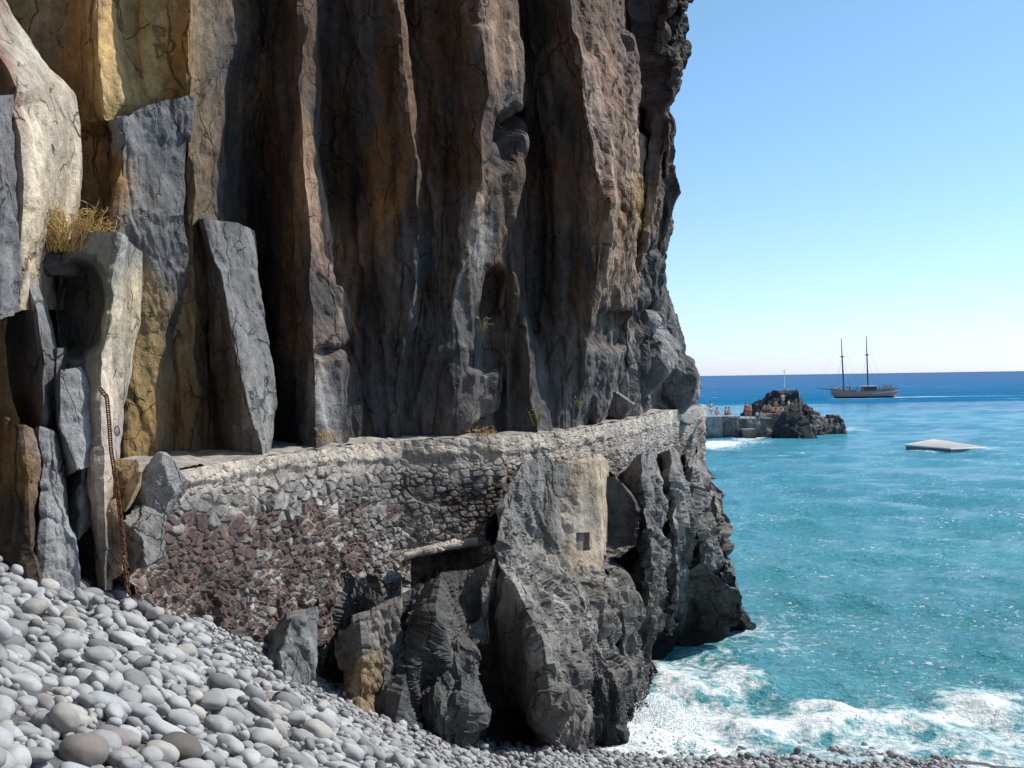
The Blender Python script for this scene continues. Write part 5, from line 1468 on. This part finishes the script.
# ------------------------------------------------------------------ plants
def tuft(name, base, n, h, spread, label, cat, mats=('drygrass',), lean=0.6, soil=True, rad=0.006):
    r_ = empty(name, tuple(float(v) for v in base)); tag(r_, label, cat)
    mb = MB(); b0 = Vector([float(v) for v in base])
    for i in range(n):
        an = prs.uniform(0, 2 * math.pi); rr = spread * math.sqrt(prs.random())
        p0 = b0 + Vector((rr * math.cos(an), rr * 0.5 * math.sin(an), prs.uniform(-.05, .05)))
        hh = h * prs.uniform(0.35, 1.0)
        dirv = Vector((rr * math.cos(an) / spread * lean + prs.normal(0, .25), prs.normal(-.1, .25), 1)).normalized()
        p1 = p0 + dirv * hh * .5 + Vector((prs.normal(0, .02), prs.normal(0, .02), 0))
        p2 = p1 + (dirv + Vector((prs.normal(0, .35), prs.normal(0, .3), prs.normal(0, .2)))).normalized() * hh * .5
        mb.tube([p0, p1, p2], [rad, rad * .8, rad * .35], 4, False)
        for q in range(3):
            f_ = prs.uniform(.3, 1)
            s0 = p1.lerp(p2, f_); s1 = s0 + Vector((prs.normal(0, .05), prs.normal(0, .05), abs(prs.normal(.03, .03))))
            mb.tube([s0, s1], [rad * .9, rad * .4], 3, False)
    mb.build('stems', M[mats[0]], r_)
    if soil:
        V, Fc = ICO[3]
        W = V * np.array([spread * 1.25, spread * 1.0, .16]) * (1 + .9 * fbm(V * 3, 5, 3)[:, None]) + np.array(base) + np.array([0.02, .25, -.16])
        obj('litter', mesh_from('litter', W, Fc), M['soil'], r_)
    return r_


tuft('dry_shrub', P(62, 250, 12.4), 260, 0.66, 0.44, 'dry straw coloured shrub growing on the rock above the dark hollow', 'shrub', lean=0.9, soil=False)
boulder('shrub_ledge', P(40, 268, 12.8), (0.42, 0.5, 0.24), 31, (0.17, 0.15, 0.14), 'dark rock ledge carrying the dry shrub', cliff, nplanes=12)
tuft('dry_plant', P(482, 330, 20.2), 7, 0.32, 0.1, 'yellowish little plant in a crack halfway up the pale column', 'plant', ('green',), 0.9, False, 0.013)
tuft('dry_plant', P(537, 424, 20.9), 7, 0.42, 0.06, 'small yellow green plant at the foot of the narrow dark column', 'plant', ('green',), 0.4, False, 0.013)
tuft('dry_plant', P(579, 408, 22.3), 5, 0.3, 0.08, 'tiny pale plant low on the dark cliff above the parapet', 'plant', ('green',), 0.4, False, 0.012)
tuft('dry_plant', P(484, 437, 21.3), 22, 0.22, 0.22, 'low dry plant at the foot of the column with the broken notch', 'plant', ('drygrass',), 0.6, False, 0.009)
tuft('dry_plant', P(326, 441, 17.9), 16, 0.22, 0.16, 'low dry orange plant at the foot of the column with the pale base', 'plant', ('drygrass',), 0.6, False, 0.009)

# ------------------------------------------------------------------ unseen rock face added behind and left of the beach to cut sky light
pl_ = np.array([(-10.6, 16.5), (-12.5, 8), (-11.5, -1), (-7, -8), (0, -12), (9, -15), (20, -17)], float)
tt_ = np.linspace(0, 1, 90); cu = np.linspace(0, 1, len(pl_))
hx, hy = np.interp(tt_, cu, pl_[:, 0]), np.interp(tt_, cu, pl_[:, 1])
hz = np.linspace(34, -1, 60)
g = np.stack([np.broadcast_to(hx, (60, 90)), np.broadcast_to(hy, (60, 90)), np.broadcast_to(hz[:, None], (60, 90))], -1).copy()
rad_ = g * np.array([1, 1, 0]); rad_ /= np.linalg.norm(rad_, axis=-1, keepdims=True)
g += rad_ * (0.16 * np.clip(g[..., 2:] - 5, 0, 99) + 1.5 * facetc(g * np.array([.4, .4, .2]), 3)[..., None] + 1.0 * fbm(g * .3, 4, 5)[..., None])
c = np.array([0.16, 0.12, 0.09]) * (1 + 0.6 * fbm(g * .5, 4, 6)[..., None])
tag(obj('unseen_hillside', mesh_from('unseen_hillside', g, gridfaces(*g.shape[:2]), c), M['crag']), 'unseen brown rock face added behind the beach to block sky light', 'unseen_hillside', kind='structure')

# ------------------------------------------------------------------ light
SUN_AZ, SUN_EL = 74, 47
w = bpy.data.worlds.new('World'); S.world = w; w.use_nodes = True
nt = w.node_tree
sky = nt.nodes.new('ShaderNodeTexSky'); sky.sky_type = 'NISHITA'; sky.sun_disc = False
sky.sun_elevation = R(SUN_EL); sky.sun_rotation = R(SUN_AZ); sky.altitude = 10
sky.air_density = 1.0; sky.dust_density = 0.3; sky.ozone_density = 1.0
bg = nt.nodes['Background']; bg.inputs['Strength'].default_value = 0.13
tc = nt.nodes.new('ShaderNodeTexCoord'); sx = nt.nodes.new('ShaderNodeSeparateXYZ'); nt.links.new(tc.outputs['Generated'], sx.inputs[0])
cr = nt.nodes.new('ShaderNodeValToRGB'); nt.links.new(sx.outputs['Z'], cr.inputs[0])
cr.color_ramp.elements[0].position = 0.0; cr.color_ramp.elements[0].color = (0.88, 1.04, 1.72, 1)
cr.color_ramp.elements[1].position = 0.42; cr.color_ramp.elements[1].color = (0.99, 1.27, 1.18, 1)
e = cr.color_ramp.elements.new(0.08); e.color = (0.93, 1.12, 1.6, 1)
mx = nt.nodes.new('ShaderNodeMix'); mx.data_type = 'RGBA'; mx.blend_type = 'MULTIPLY'; mx.inputs[0].default_value = 1
nt.links.new(sky.outputs[0], mx.inputs[6]); nt.links.new(cr.outputs[0], mx.inputs[7])
nt.links.new(mx.outputs[2], bg.inputs['Color'])
ld = bpy.data.lights.new('sun', 'SUN'); ld.energy = 5.0; ld.angle = R(0.53); ld.color = (1, 0.95, 0.87)
lo = bpy.data.objects.new('sun', ld); COL.objects.link(lo)
sd = Vector((math.sin(R(SUN_AZ)) * math.cos(R(SUN_EL)), math.cos(R(SUN_AZ)) * math.cos(R(SUN_EL)), math.sin(R(SUN_EL))))
lo.rotation_euler = sd.to_track_quat('Z', 'Y').to_euler(); lo.location = (30, 0, 60)
S.view_settings.view_transform = 'Standard'; S.view_settings.look = 'None'; S.view_settings.exposure = 0
S.render.engine = 'CYCLES'
S.cycles.max_bounces = 4
S.cycles.adaptive_threshold = 0.025
